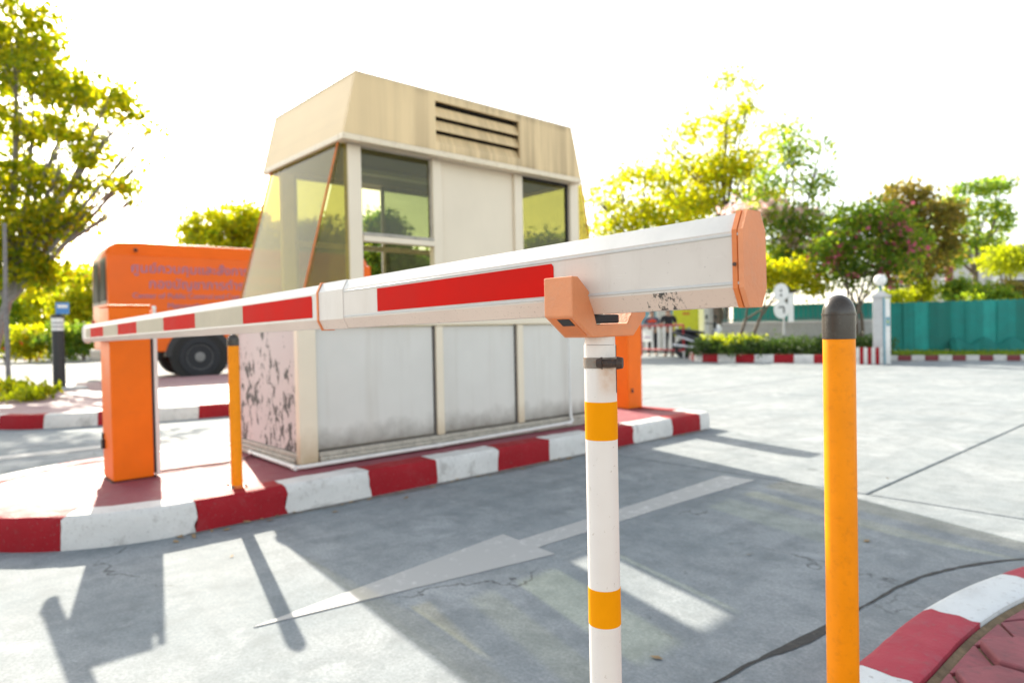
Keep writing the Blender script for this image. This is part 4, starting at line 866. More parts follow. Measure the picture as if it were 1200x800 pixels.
# far left trees and shrubs
lb = [('light green tree left of the bus, farthest back', 82, 42, 345, 2.2, 'leaf_yellow'), ('tall green tree at the left edge behind the bollard lamp', 15, 44, 345, 2.6, 'leaf_fresh'), ('small yellow green tree beside the bus rear', 108, 36, 338, 1.5, 'leaf_yellow'), ('dark green tree beyond the left bushes', -40, 40, 330, 3.0, 'leaf_dark')]
for i, (lab, px, D, py, r_, lf) in enumerate(lb):
    tree('broadleaf_tree', lab, ground_under(px,D), [B3(px,py,D,r_,r_,r_*0.9), B3(px-22,py+18,D,r_*0.7,r_*0.7,r_*0.6), B3(px+20,py+22,D,r_*0.7,r_*0.7,r_*0.6), B3(px,py+35,D,r_*0.9,r_*0.9,r_*0.5)], 5000, 0.30, lf, 'bark', 0.15, 0.5, clump=0.3, seed=20+i, group='far trees on the left')
def shrub(label, base, rx, ry, rz, n, size, leaf, seed, group=None, flowers=None, name='shrub', cat='shrub', asp=0.55, clump=0.12):
    base = Vector(base); t = root(name, tuple(base), label, cat, group); mb = MB(); r_ = random.Random(seed)
    bl_ = [((base.x+r_.uniform(-.4,.4)*rx, base.y+r_.uniform(-.4,.4)*ry, base.z+rz*r_.uniform(0.5,1.1)), (rx*0.7,ry*0.7,rz*0.6), 1.0) for _ in range(5)]
    for b in bl_: mb.tube([base-Vector((0,0,0.05)), base.lerp(Vector(b[0]),0.5)+Vector((r_.uniform(-.05,.05),0,0)), b[0]], [0.02,0.014,0.006], 5)
    mb.build('stem', M['bark'], t, smooth=True); f_ = leaf_object('foliage', cloud(bl_, n, clump, 16, seed), size, M[leaf], t, asp=asp, seed=seed)
    if flowers: leaf_object('blossoms', cloud(bl_, flowers[1], 0.05, 5, seed+4), size*0.8, M[flowers[0]], f_, asp=0.9, seed=seed+5)
    return t
for i, (lab, px, py, rx, rz, lf, fl) in enumerate((('yellow and orange leaved bush beyond the car park', 35, 408, 0.75, 0.55, 'leaf_yellow', ('vest', 60)), ('lime green bush at the left edge of the car park', 5, 408, 0.8, 0.5, 'leaf_lime', None), ('dark green bush at the foot of the far left trees', 75, 404, 0.9, 0.5, 'leaf_dark', None), ('pale green bush beside the bus bumper', 98, 403, 0.7, 0.5, 'leaf_fresh', None))):
    q = at(px, 405, 30); shrub(lab, (q.x, q.y, 0), rx*1.5, rx*1.5, rz*2.0, 1600, 0.20, lf, 60+i, 'bushes along the car park', fl)
# low plants in the left bed
for i, (px, py) in enumerate(((12,462),(30,466),(48,463),(22,455))):
    q = on_ground(px, py, 0.19); shrub(('low leafy plant at the left end of the planting bed','low leafy plant at the front of the planting bed','low leafy plant beside the bollard lamp','low leafy plant by the thin tree trunk')[i], q, 0.22, 0.22, 0.09, 260, 0.09, ('leaf_gold','leaf_lime')[i%2], 80+i, 'low plants in the left bed', clump=0.05)

# trees on the right
D = 25
tree('flowering_tree', 'tall airy yellow leaved tree behind the boom tip', ground_under(850,D),
     [B3(852,90,D,0.45,0.45,0.45,0.45), B3(880,108,D,0.4,0.4,0.35,0.35), B3(812,150,D,0.7,0.7,0.5,0.4), B3(850,150,D,0.7,0.7,0.6,0.7), B3(842,200,D,1.0,1.0,0.7,1.1), B3(878,190,D,0.7,0.7,0.6,0.8), B3(795,190,D,0.7,0.7,0.4,0.5), B3(867,128,D,0.5,0.5,0.5,0.5), B3(820,235,D,1.0,1.0,0.5,1.0), B3(785,165,D,0.4,0.4,0.3,0.25), B3(900,160,D,0.5,0.5,0.5,0.4), B3(890,230,D,0.9,0.9,0.5,0.8)],
     4600, 0.21, 'leaf_yellow', 'bark', 0.10, 0.62, clump=0.24, per=7, seed=11, group='trees beyond the grey wall')
D = 28
tree('flowering_tree', 'broad yellow flowering tree between booth roof and boom', ground_under(760,D),
     [B3(725,212,D,0.9,0.9,0.5,0.7), B3(755,202,D,0.9,0.9,0.55,0.8), B3(790,215,D,1.0,1.0,0.7,1.0), B3(735,248,D,1.2,1.2,0.7,0.9), B3(780,250,D,1.3,1.3,0.8,1.2), B3(700,232,D,0.8,0.8,0.35,0.5), B3(820,245,D,0.9,0.9,0.6,1.0), B3(710,268,D,1.0,1.0,0.4,0.9), B3(760,285,D,1.6,1.6,0.6,1.0)],
     5600, 0.22, 'leaf_yellow', 'bark', 0.14, 0.55, clump=0.26, per=9, seed=12, group='trees beyond the grey wall')
D = 21
tree('flowering_tree', 'loose airy tree with pale pink blossom right of the boom cap', ground_under(925,D),
     [B3(925,180,D,0.5,0.5,0.7,0.8), B3(962,168,D,0.45,0.45,0.3,0.35), B3(928,150,D,0.45,0.45,0.35,0.4), B3(952,215,D,0.6,0.6,0.5,0.6), B3(895,215,D,0.6,0.6,0.5,0.6), B3(900,255,D,0.9,0.9,0.5,0.9), B3(940,262,D,0.9,0.9,0.6,1.0), B3(980,285,D,0.7,0.7,0.5,0.8), B3(905,300,D,0.9,0.9,0.55,1.0), B3(950,310,D,0.9,0.9,0.5,1.0), B3(885,330,D,0.7,0.7,0.4,0.9), B3(985,250,D,0.4,0.4,0.3,0.4)],
     7600, 0.165, 'leaf_fresh', 'bark', 0.075, 0.35, clump=0.24, per=6, seed=13, flowers=('blossom_pale', 1300, 0.15, [B3(890,248,D,0.9,0.7,0.3), B3(930,255,D,0.6,0.6,0.3), B3(860,247,D,0.5,0.5,0.15), B3(945,285,D,0.9,0.8,0.5)]), stems=2, group='trees beyond the grey wall')
D = 18.6
tree('flowering_tree', 'dense green tree with deep pink blossom above the hedge', ground_under(1005,D)[:2] + (0.2,),
     [B3(1000,262,D,0.6,0.7,0.5,1.2), B3(1035,258,D,0.7,0.8,0.5,1.3), B3(970,290,D,0.5,0.6,0.4,1.0), B3(1010,300,D,0.8,0.9,0.5,1.3), B3(1060,285,D,0.6,0.6,0.5,1.2), B3(990,325,D,0.6,0.6,0.3,0.8), B3(1045,320,D,0.7,0.7,0.4,0.9)],
     7200, 0.135, 'leaf_dark', 'bark', 0.06, 0.35, clump=0.17, per=12, seed=14, flowers=('blossom', 520, 0.13, None), stems=3, group='trees beyond the grey wall')
D = 24
tree('broadleaf_tree', 'olive brown domed tree with pink tinted side at right', ground_under(1080,D),
     [B3(1055,230,D,0.9,0.9,0.45,1.2), B3(1085,250,D,1.1,1.1,0.7,1.5), B3(1060,275,D,1.0,1.0,0.7,1.4), B3(1100,285,D,0.7,0.7,0.6,1.2), B3(1075,315,D,0.9,0.9,0.5,1.0)],
     7000, 0.19, 'leaf_rust', 'bark', 0.11, 0.5, clump=0.2, seed=15, group='trees beyond the grey wall')
D = 30
tree('broadleaf_tree', 'airy flat topped green tree at far right', ground_under(1143,D),
     [B3(1110,240,D,0.8,0.8,0.3,0.8), B3(1145,220,D,0.9,0.9,0.25,0.8), B3(1175,215,D,0.5,0.5,0.35,0.6), B3(1160,245,D,0.9,0.9,0.3,0.5), B3(1125,265,D,0.8,0.8,0.5,0.5), B3(1175,260,D,0.5,0.5,0.5,0.6), B3(1150,285,D,1.0,1.0,0.4,0.5), B3(1105,300,D,0.8,0.8,0.6,0.8)],
     4600, 0.21, 'leaf_fresh', 'bark', 0.15, 0.55, clump=0.2, per=14, seed=16, wash=2.2, group='trees beyond the grey wall')

# ------------------------------------------------------------------ boundary wall, railing, shade cloth
Wa = at(847,400,20.9); Wb = at(1030,400,19.2); Wa.z = Wb.z = 0; WD = (Wb-Wa).normalized(); WN = Vector((WD.y,-WD.x,0)); WL = (Wb-Wa).length
def wp(s_, n_, z): return Wa + WD*s_ + WN*n_ + Vector((0,0,z))
def slabw(mb, s0, s1, n0, n1, z0, z1, P=None):
    P = P or wp; return mb.hexa([P(s0,n0,z0),P(s1,n0,z0),P(s1,n1,z0),P(s0,n1,z0),P(s0,n0,z1),P(s1,n0,z1),P(s1,n1,z1),P(s0,n1,z1)])
bw = root('boundary_wall', tuple(Wa), 'low grey rendered wall behind the hedge and round signs', 'wall')
slabw(MB(), 0, WL, -0.09, 0.09, -0.03, 0.96).build('wall_body', M['wallgrey'], bw)
slabw(MB(), 0, WL, -0.12, 0.12, 0.961, 1.03).build('coping', M['pillar'], bw, bevel=0.01)
rl = root('railing', tuple(wp(0,0,1.03)), 'thin green picket railing on top of the grey wall', 'railing')
for z in (1.08, 1.98): slabw(MB(), 0, WL, -0.02, 0.02, z, z+0.035).build('rail', M['fencegreen'], rl)
pk0 = slabw(MB(), 0.06, 0.08, -0.012, 0.012, 1.035, 2.14).build('picket', M['fencegreen'], rl)
k = 1
while 0.06+k*0.13 < WL-0.1:
    share(pk0, 'picket', rl, WD*(k*0.13)); k += 1
sc1 = slabw(MB(), 0.3, WL-0.02, -0.055, -0.045, 1.035, 1.52).build('shade_cloth', M['teal2']); tag(sc1, 'pale teal shade cloth tied behind the railing on the wall', 'shade cloth')
# gate pillar with globe lamp
gp = on_ground(1032, 426.5); gl_ = root('gate_pillar', tuple(gp), 'grey gate pillar with white globe lamp at the hedge end', 'gate pillar')
vd = Vector((gp.x,gp.y,0)).normalized(); vr = Vector((vd.y,-vd.x,0))
def gpp(a, b, z): return gp + vr*a + vd*b + Vector((0,0,z))
def gbox(mb, a0, a1, b0, b1, z0, z1): return slabw(mb, a0, a1, b0, b1, z0, z1, gpp)
gbox(MB(), -0.15, 0.06, 0.0, 0.3, -0.03, 1.50).build('shaft', M['pillar'], gl_, bevel=0.01)
gbox(MB(), 0.061, 0.10, -0.012, 0.28, -0.03, 1.50).build('edge_trim', M['bluetrim'], gl_)
bd2 = gbox(MB(), 0.101, 0.20, -0.005, 0.26, -0.02, 1.48).build('side_board', M['white'], gl_)
gbox(MB(), 0.115, 0.19, -0.009, -0.0055, 0.86, 1.06).build('notice', M['bluetrim'], bd2); gbox(MB(), 0.135, 0.165, -0.013, -0.0095, 0.93, 0.98).build('notice_mark', M['lime'], bd2)
cpz = gbox(MB(), -0.18, 0.22, -0.03, 0.33, 1.501, 1.56).build('cap', M['pillar'], gl_, bevel=0.01)
MB().loft([[gpp(0.02+a*w_, 0.15+b*w_, z) for a, b in ((-1,-1),(1,-1),(1,1),(-1,1))] for w_, z in ((0.16,1.561),(0.05,1.66))]).build('cap_roof', M['pillar'], cpz)
MB().lathe(tuple(gpp(0.01,0.15,0)), [(0.035,1.64),(0.035,1.76),(0.06,1.77)], 16).build('lamp_stem', M['fencegreen'], gl_, smooth=True)
MB().lathe(tuple(gpp(0.01,0.15,1.90)), [(0.135*math.cos(a), 0.135*math.sin(a)) for a in np.linspace(-1.45,1.5,14)], 24).build('globe', M['globe'], gl_, smooth=True)
# ------------------------------------------------------------------ hedge planter
pl = empty('planter_kerb', (-8,16,0), kind='structure'); ORIGIN[pl.name] = (-8,16,0)
hp_ = [tuple(on_ground(px,py)[:2]) for px, py in ((806,418),(812,423),(835,424.3),(870,424.8),(905,425),(940,425.3),(965,425.8),(985,426.2),(1003,426.8))]
hp_ = smooth_path(hp_, 5); hc = [0]
for i in range(len(hp_)-1): hc.append(hc[-1]+math.dist(hp_[i], hp_[i+1]))
lef = inset(hp_, 1.0)[20]; left_in = math.hypot(*lef) > math.hypot(*hp_[20])
hb = list(np.arange(0, hc[-1], 0.46)) + [hc[-1]]
kerb_run(pl, hp_ if left_in else hp_[::-1], hb if left_in else sorted(hc[-1]-b for b in hb), ['kwhite', 'kred'], [(0,0),(0.01,0.17),(0.03,0.20),(0.14,0.20),(0.14,0)], step=0.15)
hs = 1 if left_in else -1
MB().prism(inset(hp_, 0.145*hs) + [tuple(at(1030,400,18.6)[:2]), tuple(at(815,400,20.5)[:2])], 0.0, 0.17).build('planter_soil', M['soil'], pl)
for i in range(7):                                       # taller striped end by the pillar
    a0, a1 = 1003+i*4.6, 1003+(i+1)*4.6-0.1; q0 = on_ground(a0, 427); q1 = on_ground(a1, 427); dd = Vector((q0.x,q0.y,0)).normalized()*0.2; zz_ = Vector((0,0,0.38))
    MB().hexa([q0,q1,q1+dd,q0+dd,q0+zz_,q1+zz_,q1+dd+zz_,q0+dd+zz_]).build('kerb_stone', M['kwhite' if i % 2 == 0 else 'kred'], pl, bevel=0.006)
hq = on_ground(920, 418, 0.17); hd = root('hedge', tuple(hq), 'low clipped green hedge inside the red and white kerb', 'hedge')
hbl = []
for px in range(822, 1034, 7):
    d_ = 17.7 + (random.random()-0.5)*0.8 - 0.6*(px-822)/210; q = at(px, 401+random.uniform(-2,3), d_); hbl.append(((q.x,q.y,max(0.35,q.z-0.1)), (0.32,0.32,0.22), 1.0))
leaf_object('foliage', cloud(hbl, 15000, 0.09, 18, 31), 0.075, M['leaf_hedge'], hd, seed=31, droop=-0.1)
leaf_object('sunlit_shoots', cloud([(b[0][:2]+(b[0][2]+0.18,), (0.3,0.3,0.08), 1) for b in hbl[2:10]], 900, 0.06, 12, 32), 0.075, M['leaf_lime'], hd, seed=32, droop=-0.4)  # lime green shoots on top of the hedge's left part
st = MB()
for b in hbl[::2]: st.tube([(b[0][0],b[0][1],0.15),(b[0][0]+0.05,b[0][1],0.35),b[0]], [0.02,0.015,0.008], 5)
st.build('stems', M['bark'], hd)['kind'] = 'stuff'
# bare crooked trunks in front of the wall belong to a small frangipani like tree
D = 18.9
tree('crooked_tree', 'small crooked tree with bare twisting trunks beside the round signs', on_ground(893,402,0.2)[:2] and tuple(at(886,402,D)[:2])+(0.15,),
     [B3(905,322,D,0.45,0.45,0.3,1.0), B3(880,315,D,0.4,0.4,0.35,1.0), B3(935,318,D,0.45,0.45,0.3,1.0), B3(955,335,D,0.35,0.35,0.25,0.8)], 2600, 0.15, 'leaf_yellow', 'bark', 0.055, 0.45, clump=0.15, per=12, seed=41, stems=2)
# two oval signs on a post
q = at(919, 405, 17.9); q.z = 0.17; os_ = root('sign_post', tuple(q), 'two white oval signs with dark marks on one thin post', 'sign post')
vd = Vector((q.x,q.y,0)).normalized(); vr = Vector((vd.y,-vd.x,0)); up_ = Vector((0,0,1))
MB().lathe(tuple(q), [(0.025,0),(0.025,1.55)], 12).build('post', M['pillar'], os_, smooth=True)
for zc in (1.78, 1.33):
    c = Vector((q.x,q.y,zc)) - vr*0.06
    dsk = MB().loft([[c + vd*o + vr*0.185*math.cos(2*math.pi*k/28) + up_*0.235*math.sin(2*math.pi*k/28) for k in range(28)] for o in (-0.05,-0.03)]).build('sign_disc', M['white'], os_, bevel=0.004)
    if zc > 1.5:
        for dz in (0.045, -0.075): MB().loft([[c + vd*o + vr*(0.03*math.cos(a)-0.0) + up_*(dz+0.035*math.sin(a)) for a in np.linspace(0,6.0,12)] for o in (-0.055,-0.0505)]).build('sign_mark', M['darktext'], dsk)
    else:
        for (a0,a1,z0,z1) in ((-0.07,0.07,0.045,0.085),(0.045,0.085,-0.10,0.0449)): slabw(MB(), a0, a1, -0.055, -0.0505, z0, z1, lambda a,b,z: c+vr*a+vd*b+up_*z).build('sign_mark', M['darktext'], dsk)
slabw(MB(), 0.10, 0.24, -0.02, 0.02, 1.0, 1.75, lambda a,b,z: Vector((q.x,q.y,0))+vr*a+vd*b+up_*z).build('white_board', M['white'], os_)
# ------------------------------------------------------------------ green site screen on the right
Ma = on_ground(1042, 412, 0.08); Mb_ = on_ground(1215, 411, 0.08); MD = (Mb_-Ma); MD.z = 0; ML = MD.length; MD.normalize(); MN = Vector((MD.y,-MD.x,0))
def mp(s_, n_, z): return Vector((Ma.x,Ma.y,0)) + MD*s_ + MN*n_ + Vector((0,0,z))
gs = root('site_screen', (Ma.x,Ma.y,0), 'teal shade cloth screen standing along the verge at right', 'screen')
pxs = [1042,1060,1072,1092,1115,1134,1153,1171,1190,1215]; tm = ['teal','teal','teal2','teal3','teal','teal','teal2','teal','teal3']
for i in range(9):
    s0, s1 = (pxs[i]-1042)/173*ML, (pxs[i+1]-1042)/173*ML + 0.04
    nn_ = 7; loops = []
    for k in range(nn_):
        s_ = s0+(s1-s0)*k/(nn_-1); w_ = 0.010*math.sin(k*1.9+i) + 0.03*(i % 2) ; loops.append([mp(s_, w_+0.008, 0.10+0.03*math.sin(k+i)), mp(s_, w_+0.006+0.01*math.sin(k), 0.8), mp(s_, w_+0.005, 1.50+0.015*math.cos(k*2+i)), mp(s_, w_-0.005, 1.50+0.015*math.cos(k*2+i)), mp(s_, w_-0.006+0.01*math.sin(k), 0.8), mp(s_, w_-0.008, 0.10+0.03*math.sin(k+i))])
    MB().loft(loops).build('cloth_panel', M[tm[i]], gs, smooth=True)
for i in range(8): MB().lathe(tuple(mp(ML*i/7, -0.08, 0)), [(0.025,0.0),(0.025,1.46)], 8).build('stake', M['roofgrey'], gs)
lo = []
for k in range(16): lo.append([mp(ML*0.42+ML*0.58*k/15, 0.10+n_*(1+0.3*math.sin(k*2.1)), 0.085+z*(1+0.35*math.sin(k*1.3))) for n_, z in ((0,0.30),(0.12,0.22),(0.26,0.06),(0.34,0.0),(0.0,0.0))])
MB().loft(lo).build('loose_cloth', M['teal3'], gs, smooth=True)
vg = [on_ground(1040,421), on_ground(1230,421), mp(ML+1.5,-1.0,0), mp(-1.2,-1.0,0)]
MB().prism([(v_.x,v_.y) for v_ in vg], -0.04, 0.085).build('verge', M['verge']); tag(bpy.data.objects['verge'], kind='structure')
gpt = []
for _ in range(4500):
    a, b = random.random(), random.random()**1.5; q = vg[0].lerp(vg[1], a).lerp(mp(ML*a,0.1,0), b); gpt.append((q.x,q.y,0.085))
gr_ = leaf_object('grass', np.array(gpt), 0.09, M['leaf_dark'], None, asp=0.18, droop=-1.3, seed=77); tag(gr_, 'short grass on the verge below the teal screen', 'grass', kind='stuff')
rk = empty('verge_kerb', tuple(on_ground(1100,422)), kind='structure'); ORIGIN[rk.name] = tuple(rk.location)
px = 1036
i = 0
while px < 1240:
    q0, q1 = on_ground(px,422.6), on_ground(px+15.8,422.7); dd = Vector((q0.x,q0.y,0)).normalized()*0.15; zz_ = Vector((0,0,0.13))
    MB().hexa([q0,q1,q1+dd,q0+dd,q0+zz_,q1+zz_,q1+dd+zz_,q0+dd+zz_]).build('kerb_stone', M['kwhite' if i % 2 == 0 else 'maroon'], rk, bevel=0.008); px += 16; i += 1
# ------------------------------------------------------------------ crowd control rail, lime board
Ra = on_ground(752, 417.5); Rb = on_ground(801.5, 420); RD = (Rb-Ra); RL = RD.length; RD.normalize(); RN = Vector((RD.y,-RD.x,0))
cr_ = root('crowd_barrier', tuple(Ra), 'red framed crowd barrier with white bars before the two people', 'crowd barrier')
def rp(s_, z, n_=0): return Ra + RD*s_ + RN*n_ + Vector((0,0,z))
MB().tube([rp(0,0.02),rp(0,0.98),rp(RL,0.98),rp(RL,0.22)], 0.032, 8).build('frame', M['red'], cr_, smooth=True)
MB().tube([rp(RL,0.0),rp(RL,0.22)], 0.024, 8).build('foot', M['white'], cr_, smooth=True)
MB().tube([rp(0,0.24),rp(RL,0.24)], 0.028, 8).build('bottom_rail', M['red'], cr_, smooth=True)
nb_ = 7
for i in range(1, nb_): slabw(MB(), RL*i/nb_-0.038, RL*i/nb_+0.038, -0.012, 0.012, 0.25, 0.965, lambda a,b,z: rp(a,z,b)).build('bar', M['white'], cr_)
slabw(MB(), RL*0.06, RL*0.30, 0.03, 0.045, 0.48, 0.86, lambda a,b,z: rp(a,z,b)).build('notice_plate', M['white'], cr_)
slabw(MB(), RL*0.10, RL*0.26, 0.046, 0.050, 0.60, 0.64, lambda a,b,z: rp(a,z,b)).build('notice_line', M['bluetext'], cr_)
lq = at(804, 392, 23.0); vd = Vector((lq.x,lq.y,0)).normalized(); vr = Vector((vd.y,-vd.x,0)); lq.z = 0
lbd = root('notice_board', tuple(lq), 'lime yellow notice board with red lettering behind the scooter', 'notice board')
def lp(a,b,z): return lq + vr*a + vd*b + Vector((0,0,z))
slabw(MB(), -0.42, 0.42, -0.02, 0.02, 0.62, 2.1, lp).build('board', M['lime'], lbd, bevel=0.005)
for a in (-0.36, 0.36): slabw(MB(), a-0.03, a+0.03, 0.021, 0.06, 0.0, 2.1, lp).build('leg', M['roofgrey'], lbd)
for z, wds in ((1.50,((-0.13,0.02),(0.05,0.17))), (1.33,((-0.10,0.01),(0.03,0.12)))):
    for a, b in wds: slabw(MB(), a, b, -0.026, -0.0205, z, z+0.075, lp).build('lettering', M['redtext'], lbd)
MB().loft([[lp(0.10+0.045*math.cos(2*math.pi*k/14), o, 0.86+0.045*math.sin(2*math.pi*k/14)) for k in range(14)] for o in (-0.026,-0.0205)]).build('emblem', M['bluetrim'], lbd)
# white gate posts and a dark post behind the scooter
for px, d_, w_, h_, mat, lab in ((824,23.5,0.16,2.6,'white','white gate post left of the dark post behind the hedge end'), (834,23.8,0.12,2.6,'pillar','pale grey gate post next to the dark post'), (842,22.0,0.12,2.4,'bark','dark brown post at the left end of the grey wall')):
    q = at(px,400,d_); q.z = 0; g_ = root('gate_post', tuple(q), lab, 'post'); MB().box(q.x-w_,q.x+w_,q.y-w_,q.y+w_,0,h_).build('shaft', M[mat], g_, bevel=0.02); MB().box(q.x-w_-0.03,q.x+w_+0.03,q.y-w_-0.03,q.y+w_+0.03,h_+0.001,h_+0.06).build('cap', M[mat], g_, bevel=0.01)
# ------------------------------------------------------------------ people
def skin(name, pts, edges, mat, parent, sub=2, rootv=0):
    me = bpy.data.meshes.new(name); off = Vector(ORIGIN[parent.name]); me.from_pydata([tuple(Vector(p[:3])) for p in pts], edges, []); me.materials.append(M[mat])
    o = bpy.data.objects.new(name, me); col.objects.link(o); o.parent = parent
    md = o.modifiers.new('skin', 'SKIN'); md.use_smooth_shade = True
    for v_, p in zip(me.skin_vertices[0].data, pts): v_.radius = (p[3], p[4] if len(p) > 4 else p[3])
    me.skin_vertices[0].data[rootv].use_root = True
    sb = o.modifiers.new('sub', 'SUBSURF'); sb.levels = sb.render_levels = sub
    return o
def person(loc, face, h, label, shirt, collar=None):
    """local frame: +y forward; built at 1.7 m and scaled"""
    p = root('person', tuple(loc), label, 'person'); p.rotation_euler = (0,0,face); k = h/1.7; p.scale = (k*1.16,k*1.16,k); ORIGIN[p.name] = (0,0,0)
    P = [(0,0,0.93,.135,.10),(0,0,1.12,.13,.095),(0,0.01,1.32,.15,.10),(0,0,1.43,.10,.075),(0,0.01,1.51,.052),(0,0.03,1.60,.082,.09),(0,0.03,1.66,.075,.08)]
    E_ = [(i,i+1) for i in range(6)]
    for s_ in (-1,1):
        b = len(P); P += [(0.19*s_,0,1.39,.055),(0.235*s_,-0.02,1.14,.045),(0.16*s_,0.20,1.02,.035),(0.09*s_,0.28,1.03,.026)]; E_ += [(3,b),(b,b+1),(b+1,b+2),(b+2,b+3)]
        for q_ in range(4): P.append((0.075*s_-0.015*q_*s_+0.02*s_, 0.345-0.008*abs(q_-1), 1.045-0.008*q_, 0.010)); E_.append((b+3, len(P)-1))
        P.append((0.10*s_,0.30,1.06,0.010)); E_.append((b+3, len(P)-1))
        b = len(P); P += [(0.095*s_,0,0.86,.085),(0.11*s_,0.01,0.48,.058),(0.115*s_,-0.03,0.09,.038),(0.125*s_,0.10,0.035,.035)]; E_ += [(0,b),(b,b+1),(b+1,b+2),(b+2,b+3)]
    body_ = skin('body', P, E_, 'skin', p)
    skin('shirt', [(0,0,0.92,.152,.115),(0,0,1.12,.145,.108),(0,0.01,1.32,.165,.112),(0,0,1.43,.11,.085),(0.19,0,1.39,.070),(0.228,-0.015,1.18,.062),(-0.19,0,1.39,.070),(-0.228,-0.015,1.18,.062)], [(0,1),(1,2),(2,3),(3,4),(4,5),(3,6),(6,7)], shirt, p)
    skin('trousers', [(0,0,0.95,.145,.115),(0.095,0,0.84,.098),(0.11,0.01,0.48,.074),(0.115,-0.03,0.11,.056),(-0.095,0,0.84,.098),(-0.11,0.01,0.48,.074),(-0.115,-0.03,0.11,.056)], [(0,1),(1,2),(2,3),(0,4),(4,5),(5,6)], 'trouser', p)
    for s_ in (-1,1): skin('shoe', [(0.115*s_,-0.05,0.05,.045),(0.125*s_,0.13,0.035,.038)], [(0,1)], 'black', p)
    skin('hair', [(0,-0.015,1.60,.075,.07),(0,0.0,1.68,.085,.09),(0,0.03,1.71,.07,.075)], [(0,1),(1,2)], 'hair', p)
    hd_ = MB(); hd_.lathe((0.028,0.112,1.615), [(0.008,-0.004),(0.009,0.0),(0.006,0.004)], 8, 'y'); hd_.build('eye', M['hair'], p); hd_ = MB(); hd_.lathe((-0.028,0.112,1.615), [(0.008,-0.004),(0.009,0.0),(0.006,0.004)], 8, 'y'); hd_.build('eye', M['hair'], p)
    skin('nose', [(0,0.115,1.605,.012),(0,0.132,1.585,.013)], [(0,1)], 'skin', p, 1)
    MB().box(-0.022,0.022,0.108,0.117,1.548,1.557).build('mouth', M['maroon'], p)
    for s_ in (-1,1): skin('ear', [(0.086*s_,0.02,1.60,.012,.02),(0.09*s_,0.02,1.625,.010,.018)], [(0,1)], 'skin', p, 1)
    if collar: skin('vest', [(0,0.0,1.22,.170,.122),(0,0.01,1.32,.172,.120),(0,0,1.435,.118,.092)], [(0,1),(1,2)], collar, p)
    return p
q = at(784,418,21.2); person((q.x,q.y,0.0), R(48+12), 1.50, 'person in black t-shirt seen from behind at the crowd barrier', 'tshirt')
q = at(764.5,418,22.2); person((q.x,q.y,0.0), R(230), 1.47, 'person in dark shirt with orange red vest facing the crowd barrier', 'shirt2', 'vest')
# ------------------------------------------------------------------ scooter
q = at(824,415,19.7); q.z = 0; mo = root('scooter', tuple(q), 'black and white scooter parked at the hedge end', 'scooter'); ORIGIN[mo.name] = (0,0,0); mo.rotation_euler = (0,0,R(48-42)); 
# local +x towards the front (right in the picture)
for x in (-0.62, 0.62):
    w_ = MB(); rr_ = [[(x+r0*math.cos(2*math.pi*k/24), o, 0.28+r0*math.sin(2*math.pi*k/24)) for k in range(24)] for r0, o in ((0.18,-0.04),(0.26,-0.045),(0.28,-0.02),(0.28,0.02),(0.26,0.045),(0.18,0.04))]; wo = w_.loft(rr_).build('wheel', M['rubber'], mo, smooth=True)
    MB().loft([[(x+r0*math.cos(2*math.pi*k/24), o, 0.28+r0*math.sin(2*math.pi*k/24)) for k in range(24)] for r0, o in ((0.178,-0.03),(0.06,-0.05),(0.06,0.05),(0.178,0.03))]).build('rim', M['roofgrey'], wo, smooth=True)
def ell(mb, secs): return mb.loft([[(x, yw*math.cos(a), z+zh*math.sin(a)) for a in np.linspace(0, 2*math.pi, 14, endpoint=False)] for x, z, yw, zh in secs])
ell(MB(), [(-0.95,0.78,0.04,0.03),(-0.80,0.74,0.13,0.09),(-0.45,0.62,0.17,0.16),(-0.10,0.52,0.16,0.16),(0.10,0.42,0.14,0.10)]).build('rear_body', M['bikeblack'], mo, smooth=True)
ell(MB(), [(-0.85,0.84,0.08,0.03),(-0.60,0.83,0.13,0.06),(-0.25,0.78,0.14,0.06),(0.02,0.74,0.09,0.04)]).build('seat', M['bikeblack'], mo, smooth=True)
ell(MB(), [(-0.75,0.66,0.135,0.03),(-0.45,0.58,0.182,0.07),(-0.12,0.47,0.168,0.06)]).build('side_panel', M['bikewhite'], mo, smooth=True)
ell(MB(), [(-0.1,0.36,0.12,0.06),(0.3,0.34,0.13,0.06)]).build('footboard', M['bikeblack'], mo, smooth=True)
ell(MB(), [(0.28,0.38,0.12,0.08),(0.36,0.62,0.19,0.16),(0.40,0.82,0.17,0.14),(0.36,0.98,0.10,0.08)]).build('leg_shield', M['bikeblack'], mo, smooth=True)
ell(MB(), [(0.34,0.66,0.14,0.10),(0.50,0.74,0.13,0.14),(0.56,0.86,0.08,0.06)]).build('front_panel', M['bikewhite'], mo, smooth=True)
ell(MB(), [(0.40,0.52,0.05,0.03),(0.62,0.60,0.07,0.035),(0.82,0.50,0.06,0.03)]).build('front_fender', M['bikewhite'], mo, smooth=True)
for s_ in (-1,1): MB().tube([(0.38,s_*0.07,0.86),(0.62,s_*0.07,0.28)], 0.022, 8).build('fork_leg', M['chrome'], mo, smooth=True)
hb_ = MB().tube([(0.24,-0.34,1.02),(0.32,-0.15,1.0),(0.34,0,0.99),(0.32,0.15,1.0),(0.24,0.34,1.02)], 0.016, 8).build('handlebar', M['bikeblack'], mo, smooth=True)
for s_ in (-1,1): MB().lathe((0.26,s_*0.28,1.20), [(0.02,-0.015),(0.06,-0.01),(0.06,0.01),(0.02,0.015)], 14, 'x').build('mirror', M['bikeblack'], mo, smooth=True); MB().tube([(0.28,s_*0.22,1.01),(0.26,s_*0.28,1.2)], 0.007, 6).build('mirror_stem', M['bikeblack'], mo)
